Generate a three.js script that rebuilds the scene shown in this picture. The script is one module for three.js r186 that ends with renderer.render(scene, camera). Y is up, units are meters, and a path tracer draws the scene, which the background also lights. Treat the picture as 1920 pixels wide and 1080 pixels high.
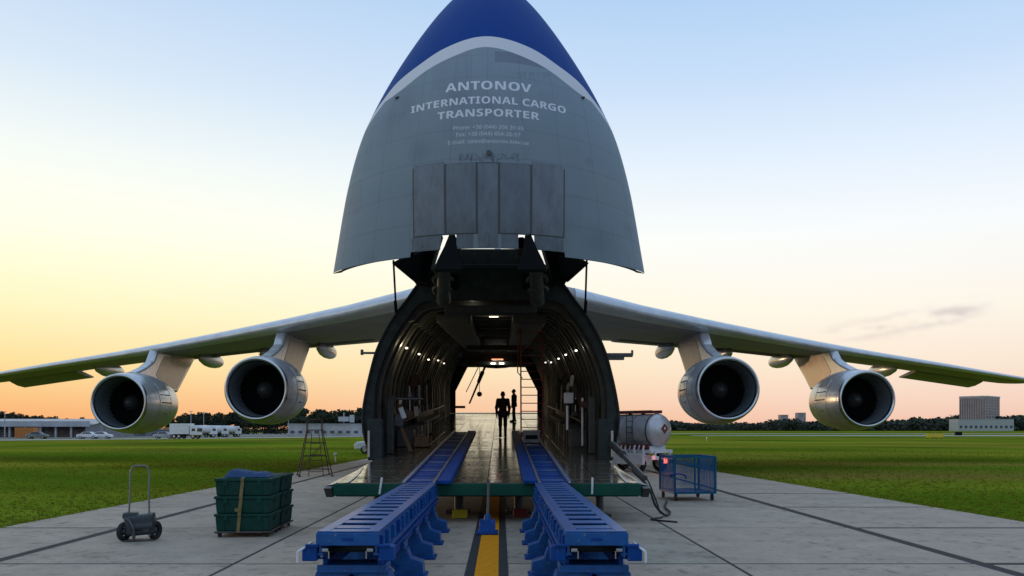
import * as THREE from 'three';
import { mergeGeometries, mergeVertices, toCreasedNormals } from 'three/addons/utils/BufferGeometryUtils.js';
import { RoundedBoxGeometry } from 'three/addons/geometries/RoundedBoxGeometry.js';
import { MarchingCubes } from 'three/addons/objects/MarchingCubes.js';
import { ImprovedNoise } from 'three/addons/math/ImprovedNoise.js';

// ---------------------------------------------------------------- camera, sky, sun, exposure
const scene = new THREE.Scene();
const F = 1550, PX = 938, HZ = 805, EYE_X = 0.27, EYE_Y = 1.95;      // focal length and principal point, in pixels of a 1920 x 1080 frame
const camera = new THREE.PerspectiveCamera(2 * Math.atan(540 / F) * 180 / Math.PI, 1920 / 1080, 0.1, 9000);
camera.position.set(EYE_X, EYE_Y, 0);
camera.setViewOffset(1920, 1080, 960 - PX, 540 - HZ, 1920, 1080);    // lens shifted up, axis level
const renderer = new THREE.WebGLRenderer({ antialias: true });
renderer.setSize(1024, 576);
renderer.toneMapping = THREE.LinearToneMapping;
renderer.toneMappingExposure = 1.18;
renderer.shadowMap.enabled = true;
renderer.shadowMap.type = THREE.PCFSoftShadowMap;

const V = (x, y, z) => new THREE.Vector3(x, y, z);
const at = (px, py, depth) => V((px - PX) * depth / F + EYE_X, EYE_Y - (py - HZ) * depth / F, -depth);   // measured point -> place in metres
const lin = (c) => (c /= 255, c <= 0.04045 ? c / 12.92 : Math.pow((c + 0.055) / 1.055, 2.4));
const lerp = (a, b, t) => a + (b - a) * t;
const clamp = (x, a = 0, b = 1) => Math.min(b, Math.max(a, x));
const smooth = (a, b, x) => { const t = clamp((x - a) / (b - a)); return t * t * (3 - 2 * t); };
function rng(seed) { return () => { seed = (seed + 0x6d2b79f5) | 0; let t = Math.imul(seed ^ (seed >>> 15), 1 | seed); t = (t + Math.imul(t ^ (t >>> 7), 61 | t)) ^ t; return ((t ^ (t >>> 14)) >>> 0) / 4294967296; }; }
const R = rng(7);
const perlin = new ImprovedNoise();
const fbm = (x, y, z = 0, o = 4) => { let s = 0, a = 0.5, f = 1; for (let i = 0; i < o; i++) { s += a * perlin.noise(x * f + 17.3 * i, y * f + 5.1 * i, z * f + 3.7 * i); a *= 0.5; f *= 2.03; } return s; };

// dusk sky: colours by height above the horizon, on the sunset side and away from it
const SUN_AZ = -40 * Math.PI / 180;                                   // from the viewing axis, to the left
const skyRows = [  // elevation, near the sunset, 60 degrees off it, opposite
  [-90, [60, 58, 56], [60, 58, 56], [50, 52, 56]],
  [-2, [215, 130, 72], [205, 150, 128], [92, 100, 122]],
  [0, [250, 170, 108], [242, 194, 170], [126, 136, 158]],
  [1.8, [253, 196, 130], [249, 215, 195], [142, 150, 172]],
  [4, [255, 225, 156], [253, 233, 212], [156, 166, 188]],
  [7.5, [255, 243, 192], [254, 246, 232], [160, 178, 204]],
  [12.5, [254, 252, 228], [246, 249, 250], [158, 180, 210]],
  [17, [238, 244, 240], [226, 238, 252], [154, 180, 214]],
  [22, [216, 232, 248], [200, 223, 250], [150, 178, 214]],
  [28, [190, 215, 244], [172, 207, 245], [148, 176, 212]],
  [45, [172, 200, 234], [164, 197, 236], [154, 180, 212]],
  [90, [176, 196, 220], [176, 196, 220], [172, 192, 218]],
];
// the sky straight ahead is given as exposed; the pale belt over the sunset is brighter than the film holds
const skyLin = skyRows.map((r) => { const burn = smooth(5, 10, r[0]) * (1 - smooth(15, 24, r[0])), k = lerp(1 / 1.18, 0.92, burn); return [r[0], r[1].map((c) => lin(c) * k), r[2].map((c) => lin(c) * lerp(1 / 1.18, 0.88, burn)), r[3].map(lin)]; });
function skyColor(az, el) {
  let i = 0; while (i < skyLin.length - 2 && el > skyLin[i + 1][0]) i++;
  const a = skyLin[i], b = skyLin[i + 1], t = clamp((el - a[0]) / (b[0] - a[0]));
  let d = Math.abs(az - SUN_AZ); if (d > Math.PI) d = 2 * Math.PI - d; d *= 180 / Math.PI;
  const k1 = smooth(2, 72, d), k2 = smooth(60, 165, d);
  const out = [0, 0, 0];
  for (let c = 0; c < 3; c++) {
    const n = lerp(a[1][c], b[1][c], t), m = lerp(a[2][c], b[2][c], t), f = lerp(a[3][c], b[3][c], t);
    out[c] = lerp(lerp(n, m, k1), f, k2);
  }
  return out;
}
function makeSky() {
  const w = 2048, h = 1024, data = new Float32Array(w * h * 4);
  for (let j = 0; j < h; j++) {
    const el = ((j + 0.5) / h - 0.5) * 180;
    for (let i = 0; i < w; i++) {
      const ang = ((i + 0.5) / w - 0.5) * 2 * Math.PI;                // atan2(z, x)
      const az = Math.atan2(Math.cos(ang), -Math.sin(ang));           // 0 along -z, positive to the right
      const c = skyColor(az, el), azd = az * 180 / Math.PI;
      let cloud = 0;
      if (el > 0.5 && el < 14) {                                      // a few thin streaks low in the west and north
        const n = fbm(azd * 0.42 + 3.1, el * 2.6 - azd * 0.32, 4.2, 5), band = Math.exp(-Math.pow((el - 6.6 - (azd - 26) * 0.14) / 0.55, 2)) * smooth(20, 24, azd) * (1 - smooth(28.5, 31.5, azd));
        cloud = clamp((n + 0.07) * 3.4) * band;
      }
      const o = (j * w + i) * 4, cc = [0.50, 0.44, 0.46];
      for (let k = 0; k < 3; k++) data[o + k] = lerp(c[k], cc[k], 0.75 * cloud);
      data[o + 3] = 1;
    }
  }
  const t = new THREE.DataTexture(data, w, h, THREE.RGBAFormat, THREE.FloatType);
  t.mapping = THREE.EquirectangularReflectionMapping; t.magFilter = t.minFilter = THREE.LinearFilter; t.wrapS = THREE.RepeatWrapping; t.needsUpdate = true;
  return t;
}
const skyTex = makeSky();
scene.background = skyTex; scene.environment = skyTex;
const sun = new THREE.DirectionalLight(new THREE.Color().setRGB(1, 0.62, 0.34), 0.35);
sun.position.set(Math.sin(SUN_AZ) * 100, 3.5, -Math.cos(SUN_AZ) * 100 ); sun.target.position.set(0, 0, -30);
sun.position.add(sun.target.position);
sun.castShadow = true; sun.shadow.radius = 8; sun.shadow.mapSize.set(2048, 2048);
Object.assign(sun.shadow.camera, { left: -60, right: 60, top: 40, bottom: -40, near: 1, far: 300 });
scene.add(sun, sun.target);

// ---------------------------------------------------------------- helpers
const used = {};
function numbered(name) { const n = used[name] = (used[name] ?? -1) + 1; return n ? name + '_' + String(n).padStart(3, '0') : name; }
function clean(g) {
  g = g.index ? g.toNonIndexed() : g;
  for (const k of Object.keys(g.attributes)) if (!['position', 'normal', 'uv', 'color'].includes(k)) g.deleteAttribute(k);
  if (!g.attributes.normal) g.computeVertexNormals();
  return g;
}
function metreUV(g) {                                               // uv in metres from the face's main direction
  g = clean(g); const p = g.attributes.position, uv = new Float32Array(p.count * 2), a = V(), b = V(), c = V(), n = V();
  for (let i = 0; i < p.count; i += 3) {
    a.fromBufferAttribute(p, i); b.fromBufferAttribute(p, i + 1); c.fromBufferAttribute(p, i + 2);
    n.copy(b).sub(a).cross(c.clone().sub(a)); const x = Math.abs(n.x), y = Math.abs(n.y), z = Math.abs(n.z);
    for (const [k, q] of [[i, a], [i + 1, b], [i + 2, c]]) {
      if (x >= y && x >= z) { uv[2 * k] = q.z; uv[2 * k + 1] = q.y; } else if (y >= z) { uv[2 * k] = q.x; uv[2 * k + 1] = q.z; } else { uv[2 * k] = q.x; uv[2 * k + 1] = q.y; }
    }
  }
  g.setAttribute('uv', new THREE.BufferAttribute(uv, 2)); return g;
}
const many = (gs) => { gs = gs.flat().map(clean); gs.forEach((g) => { if (!g.attributes.uv) metreUV(g); }); return gs.length === 1 ? gs[0] : mergeGeometries(gs); };
function obj(name, geos, mat, parent = scene, keepUV = false) {
  let g = many(Array.isArray(geos) ? geos : [geos]); if (!keepUV) g = metreUV(g);
  const m = new THREE.Mesh(g, mat); m.name = parent === scene ? numbered(name) : name; m.castShadow = m.receiveShadow = true; parent.add(m); return m;
}
function tag(o, label, category, group) { o.userData = { label, category }; if (group) o.userData.group = group; return o; }
function thing(name, label, category, [x, y, z] = [0, 0, 0], turn = 0, group) { const o = new THREE.Group(); o.name = numbered(name); o.position.set(x, y, z); o.rotation.y = turn; scene.add(o); return tag(o, label, category, group); }
function struct(name, geos, mat) { const o = obj(name, geos, mat); o.userData.kind = 'structure'; return o; }
function copyOf(root, label, [x, y, z], turn = 0, scale = 1) {
  const r = root.clone(); r.name = numbered(root.name.replace(/_\d{3}$/, '')); r.userData = { ...root.userData, label }; r.position.set(x, y, z); r.rotation.y = turn; r.scale.setScalar(scale); scene.add(r); return r;
}
const bx = (w, h, d, x = 0, y = 0, z = 0, rot) => { const g = new THREE.BoxGeometry(w, h, d); if (rot) { g.rotateX(rot[0]); g.rotateY(rot[1]); g.rotateZ(rot[2]); } return g.translate(x, y, z); };
const rbx = (w, h, d, x = 0, y = 0, z = 0, r = 0.01, rot) => { const g = new RoundedBoxGeometry(w, h, d, 2, Math.min(r, w / 2.01, h / 2.01, d / 2.01)); if (rot) { g.rotateX(rot[0]); g.rotateY(rot[1]); g.rotateZ(rot[2]); } return g.translate(x, y, z); };
function cyl(a, b, r1, r2 = r1, n = 10) {
  const d = b.clone().sub(a), g = new THREE.CylinderGeometry(r2, r1, d.length(), n);
  g.applyQuaternion(new THREE.Quaternion().setFromUnitVectors(V(0, 1, 0), d.clone().normalize())); return g.translate((a.x + b.x) / 2, (a.y + b.y) / 2, (a.z + b.z) / 2);
}
function bar(a, b, w, h = w) {                                       // square bar from a to b
  const d = b.clone().sub(a), g = new THREE.BoxGeometry(w, h, d.length());
  const m = new THREE.Matrix4().lookAt(V(0, 0, 0), d, Math.abs(d.clone().normalize().y) > 0.98 ? V(0, 0, 1) : V(0, 1, 0));
  g.applyMatrix4(m); return g.translate((a.x + b.x) / 2, (a.y + b.y) / 2, (a.z + b.z) / 2);
}
const tube = (pts, r, seg = 24, n = 8) => new THREE.TubeGeometry(new THREE.CatmullRomCurve3(pts), seg, r, n, false);
const lathe = (pts, n = 48) => new THREE.LatheGeometry(pts.map(([r, y]) => new THREE.Vector2(r, y)), n);
function sheet(rows, uvf) {                                          // rows of equal length of Vector3 -> smooth surface
  const nr = rows.length, nc = rows[0].length, pos = [], uv = [], idx = [];
  rows.forEach((row, j) => row.forEach((p, i) => { pos.push(p.x, p.y, p.z); const t = uvf ? uvf(p, i, j) : [i / (nc - 1), j / (nr - 1)]; uv.push(t[0], t[1]); }));
  for (let j = 0; j < nr - 1; j++) for (let i = 0; i < nc - 1; i++) { const a = j * nc + i; idx.push(a, a + 1, a + nc, a + 1, a + nc + 1, a + nc); }
  const g = new THREE.BufferGeometry(); g.setAttribute('position', new THREE.Float32BufferAttribute(pos, 3)); g.setAttribute('uv', new THREE.Float32BufferAttribute(uv, 2)); g.setIndex(idx); g.computeVertexNormals(); return g;
}
function prismX(poly, w, bevel = 0) {                                // polygon in (z, y), thickness along x, centred
  const s = new THREE.Shape(poly.map(([z, y]) => new THREE.Vector2(z, y)));
  const g = new THREE.ExtrudeGeometry(s, { depth: w - 2 * bevel, bevelEnabled: bevel > 0, bevelThickness: bevel, bevelSize: bevel, bevelOffset: -bevel, bevelSegments: 2, curveSegments: 8 });
  g.translate(0, 0, -(w - 2 * bevel) / 2); g.rotateY(-Math.PI / 2); return g;   // (u, v, w) -> x = -w, z = u
}
// ---------------------------------------------------------------- procedural textures and materials
function dataTex(n, f, srgb = true, m = n) {
  const d = new Uint8Array(n * m * 4); for (let j = 0; j < m; j++) for (let i = 0; i < n; i++) { const c = f(i / n, j / m); d.set([c[0] * 255, c[1] * 255, c[2] * 255, 255].map((x) => clamp(Math.round(x), 0, 255)), (j * n + i) * 4); }
  const t = new THREE.DataTexture(d, n, m); t.wrapS = t.wrapT = THREE.RepeatWrapping; t.magFilter = THREE.LinearFilter; t.minFilter = THREE.LinearMipmapLinearFilter; t.generateMipmaps = true;
  if (srgb) t.colorSpace = THREE.SRGBColorSpace; t.needsUpdate = true; return t;
}
const wrapN = (u, v, s, k = 0, o = 4) => {                           // tileable noise on a torus-like blend
  const a = fbm(u * s, v * s, k, o), b = fbm((u - 1) * s, v * s, k, o), c = fbm(u * s, (v - 1) * s, k, o), d = fbm((u - 1) * s, (v - 1) * s, k, o);
  return lerp(lerp(a, b, u), lerp(c, d, u), v) * 1.25;
};
const toS = (x) => x <= 0.0031308 ? 12.92 * x : 1.055 * Math.pow(Math.max(x, 0), 1 / 2.4) - 0.055;
// worn paint: small tonal mottling, a few scuffs
const grimeTex = (seed, amt = 0.25, streak = 0) => dataTex(256, (u, v) => {
  const n = wrapN(u, v, 5, seed, 5), m = wrapN(u, v, 22, seed + 9, 3), s = streak ? wrapN(u, v * 0.22, 30, seed + 4, 3) * streak : 0;
  const k = toS(clamp(1 - amt * clamp(0.25 + n * 1.2) - amt * 0.45 * clamp(m * 1.6) - clamp(s) * 0.3, 0, 1)); return [k, k, k];
});
const G1 = grimeTex(1, 0.3), G2 = grimeTex(5, 0.45, 0.6), G3 = grimeTex(11, 0.6);
const rough1 = dataTex(256, (u, v) => { const k = clamp(0.55 + wrapN(u, v, 7, 33, 5) * 1.1); return [k, k, k]; }, false);
const rep = (t, s, s2 = s) => { const c = t.clone(); c.repeat.set(s, s2); c.needsUpdate = true; return c; };
function mat(rgb, roughness = 0.6, o = {}) { const m = new THREE.MeshStandardMaterial({ roughness, ...o }); m.color.setRGB(...rgb); return m; }
const phys = (rgb, roughness, o = {}) => { const m = new THREE.MeshPhysicalMaterial({ roughness, ...o }); m.color.setRGB(...rgb); return m; };
const G1a = rep(G1, 0.5), G2a = rep(G2, 0.35), G3a = rep(G3, 0.8), RGa = rep(rough1, 0.6);
// enamel over steel: mottled, scratched through to primer and metal here and there
const enamel = (rgb, seed) => dataTex(512, (u, v) => {
  const n = wrapN(u, v, 6, seed, 5), c = wrapN(u, v, 34, seed + 2, 4), sc = wrapN(u, v * 0.12, 60, seed + 5, 3), chip = clamp((c - 0.27) * 14) + 0.6 * clamp((sc - 0.30) * 9), k = 0.86 + n * 0.75;
  return rgb.map((x, i) => toS(clamp(lerp(x * k, [0.20, 0.19, 0.18][i] * (0.5 + 0.8 * clamp(0.5 + n)), clamp(chip) * 0.75))));
});
const E1 = rep(enamel([0.004, 0.092, 0.32], 51), 0.55), E2 = rep(enamel([0.003, 0.058, 0.27], 73), 0.5);
const M = {
  wing: phys([0.36, 0.33, 0.335], 0.55, { map: rep(G1, 0.12, 0.3), specularIntensity: 0.5 }),
  slat: mat([0.66, 0.68, 0.72], 0.3, { map: rep(G1, 0.3), metalness: 0.35 }),
  cowl: mat([0.62, 0.63, 0.65], 0.26, { map: G1a, metalness: 0.5 }),
  bareMetal: mat([0.62, 0.63, 0.65], 0.24, { map: G1a, metalness: 1 }),
  duct: mat([0.12, 0.14, 0.155], 0.5, { map: G1a }),
  black: phys([0.006, 0.007, 0.008], 0.8, { specularIntensity: 0.25 }),
  rubber: mat([0.018, 0.018, 0.018], 0.85),
  pylonSide: mat([0.46, 0.41, 0.36], 0.36, { map: G1a, metalness: 0.5 }),
  seam: mat([0.075, 0.085, 0.095], 0.7),
  hull: mat([0.34, 0.37, 0.39], 0.5, { map: G2a }),
  hullWhite: mat([0.72, 0.72, 0.72], 0.45, { map: G1a }),
  ring: phys([0.040, 0.050, 0.047], 0.7, { map: G3a, specularIntensity: 0.3 }),  // ring colour sunk below its paint, carrying the shade of the hold mouth
  liner: phys([0.045, 0.050, 0.045], 0.75, { map: G3a, specularIntensity: 0.4 }),  // darker than the lining's own paint: the unlit hold is put into the colour
  frame: mat([0.065, 0.068, 0.055], 0.55, { map: G3a }),  // rib colour includes the dimness of the hold
  inBox: mat([0.065, 0.072, 0.062], 0.6, { map: G3a }),  // fittings toned down, gloom of the hold mixed into their base colour
  greenPaint: phys([0.010, 0.080, 0.052], 0.55, { map: G2a, specularIntensity: 0.25 }),
  darkGreen: phys([0.014, 0.036, 0.028], 0.65, { map: G2a, specularIntensity: 0.25 }),
  plate: mat([0.24, 0.19, 0.135], 0.26, { map: rep(G3, 1.3), metalness: 0.7, roughnessMap: rep(rough1, 1.1) }),
  plate2: mat([0.19, 0.155, 0.115], 0.30, { map: rep(G3, 0.9), metalness: 0.65, roughnessMap: rep(rough1, 0.8) }),
  plate3: mat([0.28, 0.23, 0.165], 0.24, { map: rep(G2, 1.1), metalness: 0.7, roughnessMap: rep(rough1, 1.5) }),
  edgePlate: mat([0.66, 0.64, 0.58], 0.28, { map: rep(G1, 1.2), metalness: 0.8 }),
  blue: phys([1, 1, 1], 0.32, { map: E1, specularIntensity: 0.8 }),
  blueDeep: phys([1, 1, 1], 0.5, { map: E2, specularIntensity: 0.3 }),
  teal: phys([0.004, 0.10, 0.20], 0.5, { map: G2a, specularIntensity: 0.3 }),
  steel: mat([0.45, 0.45, 0.46], 0.35, { metalness: 0.9, map: G1a }),
  darkSteel: mat([0.10, 0.10, 0.10], 0.5, { metalness: 0.6, map: G3a }),
  whitePaint: mat([0.74, 0.74, 0.74], 0.5, { map: G1a }),
  redPaint: mat([0.22, 0.035, 0.025], 0.55, { map: G3a }),
  rust: mat([0.085, 0.032, 0.024], 0.75, { map: G3a }),
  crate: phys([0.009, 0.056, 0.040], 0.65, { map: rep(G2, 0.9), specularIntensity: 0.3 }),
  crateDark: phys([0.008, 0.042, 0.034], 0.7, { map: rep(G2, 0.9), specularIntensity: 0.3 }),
  strap: mat([0.22, 0.17, 0.06], 0.8, { map: G3a }),
  tarp: mat([0.010, 0.055, 0.16], 0.7, { map: G2a }),
  wood: mat([0.22, 0.13, 0.07], 0.7, { map: rep(G2, 2, 0.4) }),
  tank: mat([0.62, 0.60, 0.61], 0.32, { metalness: 0.4, map: G1a }),
  yellowSign: mat([0.78, 0.56, 0.02], 0.6, { map: G1a }),
  orange: mat([0.55, 0.20, 0.04], 0.6, { map: G1a }),
  glassDark: phys([0.03, 0.04, 0.05], 0.08, { clearcoat: 0.5 }),
  wallPale: mat([0.48, 0.48, 0.48], 0.8, { map: rep(G2, 0.06) }),
  wallGrey: mat([0.26, 0.27, 0.29], 0.8, { map: rep(G2, 0.06) }),
  roofMetal: mat([0.42, 0.44, 0.47], 0.5, { map: rep(G2, 0.06), metalness: 0.3 }),
  wallPink: mat([0.42, 0.36, 0.35], 0.8, { map: rep(G2, 0.03) }),
  farWindow: mat([0.06, 0.07, 0.09], 0.25),
  white: mat([0.78, 0.78, 0.78], 0.5),
};
const lampGlow = (rgb, e) => { const m = new THREE.MeshStandardMaterial({ roughness: 0.4 }); m.color.setRGB(0.8, 0.8, 0.8); m.emissive.setRGB(...rgb); m.emissiveIntensity = e; return m; };
// ---------------------------------------------------------------- ground, apron, roads
const turfTex = dataTex(512, (u, v) => {
  const n = wrapN(u, v, 40, 3, 4), m = wrapN(u, v, 9, 8, 4), b = wrapN(u, v, 90, 21, 2);
  const k = 0.72 + n * 0.55 + b * 0.35, dry = clamp(m * 1.6 + 0.05), base = [0.78 + 0.20 * dry, 0.92 - 0.02 * dry, 0.62 + 0.2 * dry];
  return base.map((c) => toS(clamp(c * k)));
});
const turfMat = phys([0.310, 0.308, 0.028], 0.95, { specularIntensity: 0, map: rep(turfTex, 0.22), vertexColors: true });
{
  const xs = [], zs = [];
  for (let i = -70; i <= 70; i++) xs.push(Math.sign(i) * (Math.pow(Math.abs(i) / 70, 3.0) * 3900 + Math.abs(i) * 1.1));
  for (let i = -12; i <= 110; i++) zs.push(-Math.sign(i) * (Math.pow(Math.abs(i) / 110, 3.2) * 4800 + Math.abs(i) * 1.1));
  const rows = zs.map((z) => xs.map((x) => V(x, -0.034, z)));
  const g = clean(sheet(rows)); g.computeVertexNormals();
  const p = g.attributes.position, col = new Float32Array(p.count * 3);
  for (let i = 0; i < p.count; i++) {                                // mown turf: lusher and drier patches
    const x = p.getX(i), z = p.getZ(i), n = fbm(x * 0.018 + 3, z * 0.045, 1.7, 4), m = fbm(x * 0.05, z * 0.16, 9.1, 3);
    const dry = clamp(0.42 + n * 2.6 + m * 1.6), bare = clamp((fbm(x * 0.03 + 40, z * 0.11, 6.3, 4) - 0.1) * 3.2), k = 0.92 + 0.8 * m;
    col[3 * i] = k * lerp(lerp(0.62, 1.25, dry), 1.25, bare); col[3 * i + 1] = k * lerp(lerp(0.9, 1.12, dry), 0.82, bare); col[3 * i + 2] = k * lerp(lerp(0.8, 1.6, dry), 2.6, bare);
  }
  g.setAttribute('color', new THREE.BufferAttribute(col, 3));
  const n = p.count; for (let i = 0; i < n; i++) if (g.attributes.normal.getY(i) < 0) { for (let k = 0; k < n; k++) g.attributes.normal.setY(k, -g.attributes.normal.getY(k)); break; }
  const o = new THREE.Mesh(metreUV(g), turfMat); o.name = 'ground'; o.receiveShadow = true; o.userData.kind = 'structure'; scene.add(o);
}
const concTex = (seed) => dataTex(512, (u, v) => {
  const n = wrapN(u, v, 4, seed, 5), m = wrapN(u, v, 60, seed + 3, 3), s = wrapN(u * 1, v, 14, seed + 7, 4), stain = clamp((s - 0.08) * 3.4);
  const k = clamp(0.84 + n * 0.36 + m * 0.26 - stain * 0.34); return [toS(k), toS(k * 0.985), toS(k * 0.97)];
});
const C1 = concTex(2), C2 = concTex(31);
const speck = dataTex(256, (u, v) => { const k = clamp(0.5 + wrapN(u, v, 50, 40, 3)); return [k, k, k]; }, false);
const slabMats = [[0.458, 0.382, 0.292], [0.425, 0.360, 0.278], [0.480, 0.400, 0.304], [0.402, 0.342, 0.266], [0.464, 0.376, 0.288]].map((c, i) =>
  mat(c, 0.82, { map: rep(i % 2 ? C1 : C2, 0.23 + 0.03 * i), bumpMap: rep(speck, 0.9), bumpScale: 0.002 }));
const rowStart = 12.0 - 2 * 4.37, rowStep = 4.37, rowN = 15;
const edgeR = (d) => lerp(11.5, 10.1, clamp((d - 14) / 26)), edgeL = (d) => lerp(-9.7, -8.6, clamp((d - 14) / 40));
const apron = struct('apron', sheet([2, 40, 80, 250].map((d) => [V(edgeL(d) + 0.03, -0.0075, -d), V(edgeR(d) - 0.03, -0.0075, -d)])), mat([0.028, 0.026, 0.025], 0.9, { map: G3a }));
function slabGeo(c, h) {                                             // c: four corners [x, z] anticlockwise seen from above
  const cx = c.reduce((s, p) => s + p[0], 0) / 4, cz = c.reduce((s, p) => s + p[1], 0) / 4, e = 0.012;
  const inn = c.map(([x, z]) => [x + Math.sign(cx - x) * e, z + Math.sign(cz - z) * e]), pos = [];
  const tri = (...ps) => ps.forEach((p) => pos.push(...p)), T = (p) => [p[0], h, p[1]], S = (p) => [p[0], h - 0.006, p[1]], B = (p) => [p[0], -0.03, p[1]];
  tri(T(inn[0]), T(inn[1]), T(inn[2])); tri(T(inn[0]), T(inn[2]), T(inn[3]));
  for (let i = 0; i < 4; i++) { const j = (i + 1) % 4; tri(S(c[i]), S(c[j]), T(inn[j])); tri(S(c[i]), T(inn[j]), T(inn[i])); tri(B(c[i]), B(c[j]), S(c[j])); tri(B(c[i]), S(c[j]), S(c[i])); }
  const g = new THREE.BufferGeometry(); g.setAttribute('position', new THREE.Float32BufferAttribute(pos, 3)); g.computeVertexNormals(); return g;
}
const cols = [null, -7.2, -3.6, 0.02, 3.62, 7.25, null], gapAt = { 1: 0.11, 2: 0.026, 3: 0.02, 4: 0.026, 5: 0.12 };
for (let r = 0; r < rowN; r++) for (let c = 0; c < 6; c++) {
  const jw = c === 5 ? 0.10 : c === 0 ? 0.06 : 0.04, d0 = rowStart + r * rowStep + jw, d1 = rowStart + (r + 1) * rowStep - jw;
  const xl = (d) => c === 0 ? edgeL(d) : cols[c] + gapAt[c], xr = (d) => c === 5 ? edgeR(d) : cols[c + 1] - gapAt[c + 1];
  const g = slabGeo([[xl(d0), -d0], [xr(d0), -d0], [xr(d1), -d1], [xl(d1), -d1]], R() * 0.004);
  obj('slab', g, slabMats[Math.floor(R() * 5)], apron);
}
{
  const d0 = rowStart + rowN * rowStep + 0.02;
  struct('taxiway', sheet([d0, 120, 250].map((d) => [V(edgeL(d), 0.002, -d), V(edgeR(d), 0.002, -d)])), slabMats[0]);
  // far roads and the runway: pale strips across the field
  const strip = (pts, w, y) => sheet(pts.map(([x, d], i) => { const a = pts[Math.max(0, i - 1)], b = pts[Math.min(pts.length - 1, i + 1)], dx = b[0] - a[0], dd = b[1] - a[1], l = Math.hypot(dx, dd), wi = Array.isArray(w) ? w[i] : w; return [V(x - dd / l * wi, y, -(d + dx / l * wi)), V(x + dd / l * wi, y, -(d - dx / l * wi))]; }));
  const pale = mat([0.46, 0.43, 0.40], 0.85, { map: rep(C1, 0.05) });
  struct('road', strip([[-330, 92], [-140, 132], [-91, 153], [-60, 192], [-41, 226], [-12, 262], [40, 285]], [8, 8, 8, 8, 8, 8, 8], -0.016), pale);
  struct('runway', strip([[60, 258], [110, 256], [180, 256], [420, 262], [900, 275]], [7, 16, 20, 22, 24], -0.013), pale);
  struct('service_road', strip([[14, 372], [120, 372], [300, 376]], 16, -0.019), pale);
  struct('parking_apron', sheet([[-420, 118], [-150, 150], [-100, 172], [-70, 215], [-46, 252], [-28, 300]].map(([x, d]) => [V(x, -0.022, -d), V(x - 60, -0.022, -d - 190)])), mat([0.20, 0.195, 0.19], 0.85, { map: rep(C2, 0.06) }));
}
{
  const border = mat([0.016, 0.016, 0.017], 0.75, { map: rep(G3, 1.1) }), yellow = phys([0.80, 0.300, 0.003], 0.7, { specularIntensity: 0.2, map: rep(G1, 1.6), bumpMap: rep(speck, 1.2), bumpScale: 0.001 });
  const run = (x0, x1, y, d0, d1) => sheet([d0, d1].map((d) => [V(x0, y, -d), V(x1, y, -d)]));
  struct('centre_line_border', run(-0.21, 0.38, 0.0085, 3.3, 68), border);
  struct('centre_line', run(-0.075, 0.245, 0.0125, 3.3, 68), yellow);
}
{ // short grass beside the apron
  const blade = (a, h, w, lean) => { const c = Math.cos(a), s = Math.sin(a); return [-c * w, 0, -s * w, c * w, 0, s * w, s * lean, h, -c * lean]; };
  const rr = rng(91), pos = []; for (let k = 0; k < 6; k++) { const ox = (rr() - 0.5) * 0.09, oz = (rr() - 0.5) * 0.09, b = blade(rr() * 6.28, 0.03 + rr() * 0.03, 0.007, (rr() - 0.5) * 0.05); for (let i = 0; i < 9; i += 3) pos.push(b[i] + ox, b[i + 1], b[i + 2] + oz); }
  const g = new THREE.BufferGeometry(); g.setAttribute('position', new THREE.Float32BufferAttribute(pos, 3)); g.setAttribute('normal', new THREE.Float32BufferAttribute(pos.map((v, i) => i % 3 === 1 ? 0.94 : 0.24), 3));
  const N = 52000, im = new THREE.InstancedMesh(g, phys([0.335, 0.345, 0.034], 0.95, { specularIntensity: 0, transmission: 0.45, thickness: 0, side: THREE.DoubleSide }), N), m4 = new THREE.Matrix4(), q = new THREE.Quaternion(), c = new THREE.Color();
  for (let i = 0; i < N; i++) {
    const left = rr() < 0.5, d = 11 + Math.pow(rr(), 2.2) * 80, off = Math.pow(rr(), 1.7) * 34 - 0.03 - 0.16 * rr() * rr(), x = left ? edgeL(d) - off : edgeR(d) + off, s = 0.7 + rr() * 0.8;
    m4.compose(V(x, -0.036, -d), q.setFromAxisAngle(V(0, 1, 0), rr() * 6.28), V(s * 1.2, s, s * 1.2)); im.setMatrixAt(i, m4);
    const dry = clamp(0.28 + fbm(x * 0.018 + 3, -d * 0.045, 1.7, 4) * 1.5 + rr() * 0.3), k = 0.7 + rr() * 0.5; im.setColorAt(i, c.setRGB(k * lerp(0.72, 1.32, dry), k * lerp(0.92, 1.02, dry), k * 1.0));
  }
  im.name = 'grass'; im.userData = { kind: 'stuff', label: 'short mown green grass along both sides of the concrete', category: 'grass' }; scene.add(im);
}
// ---------------------------------------------------------------- the cargo aircraft
const plane = thing('cargo_aircraft', 'huge grey four engined cargo aircraft with its nose raised open', 'aircraft');
const SLOPE = 0.0553, floorY = (d) => 0.83 + SLOPE * (d - 17.3), rise = (d) => SLOPE * (d - 23.3);
const part = (name, geos, m, parent = plane, keepUV) => obj(name, geos, m, parent, keepUV);

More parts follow.
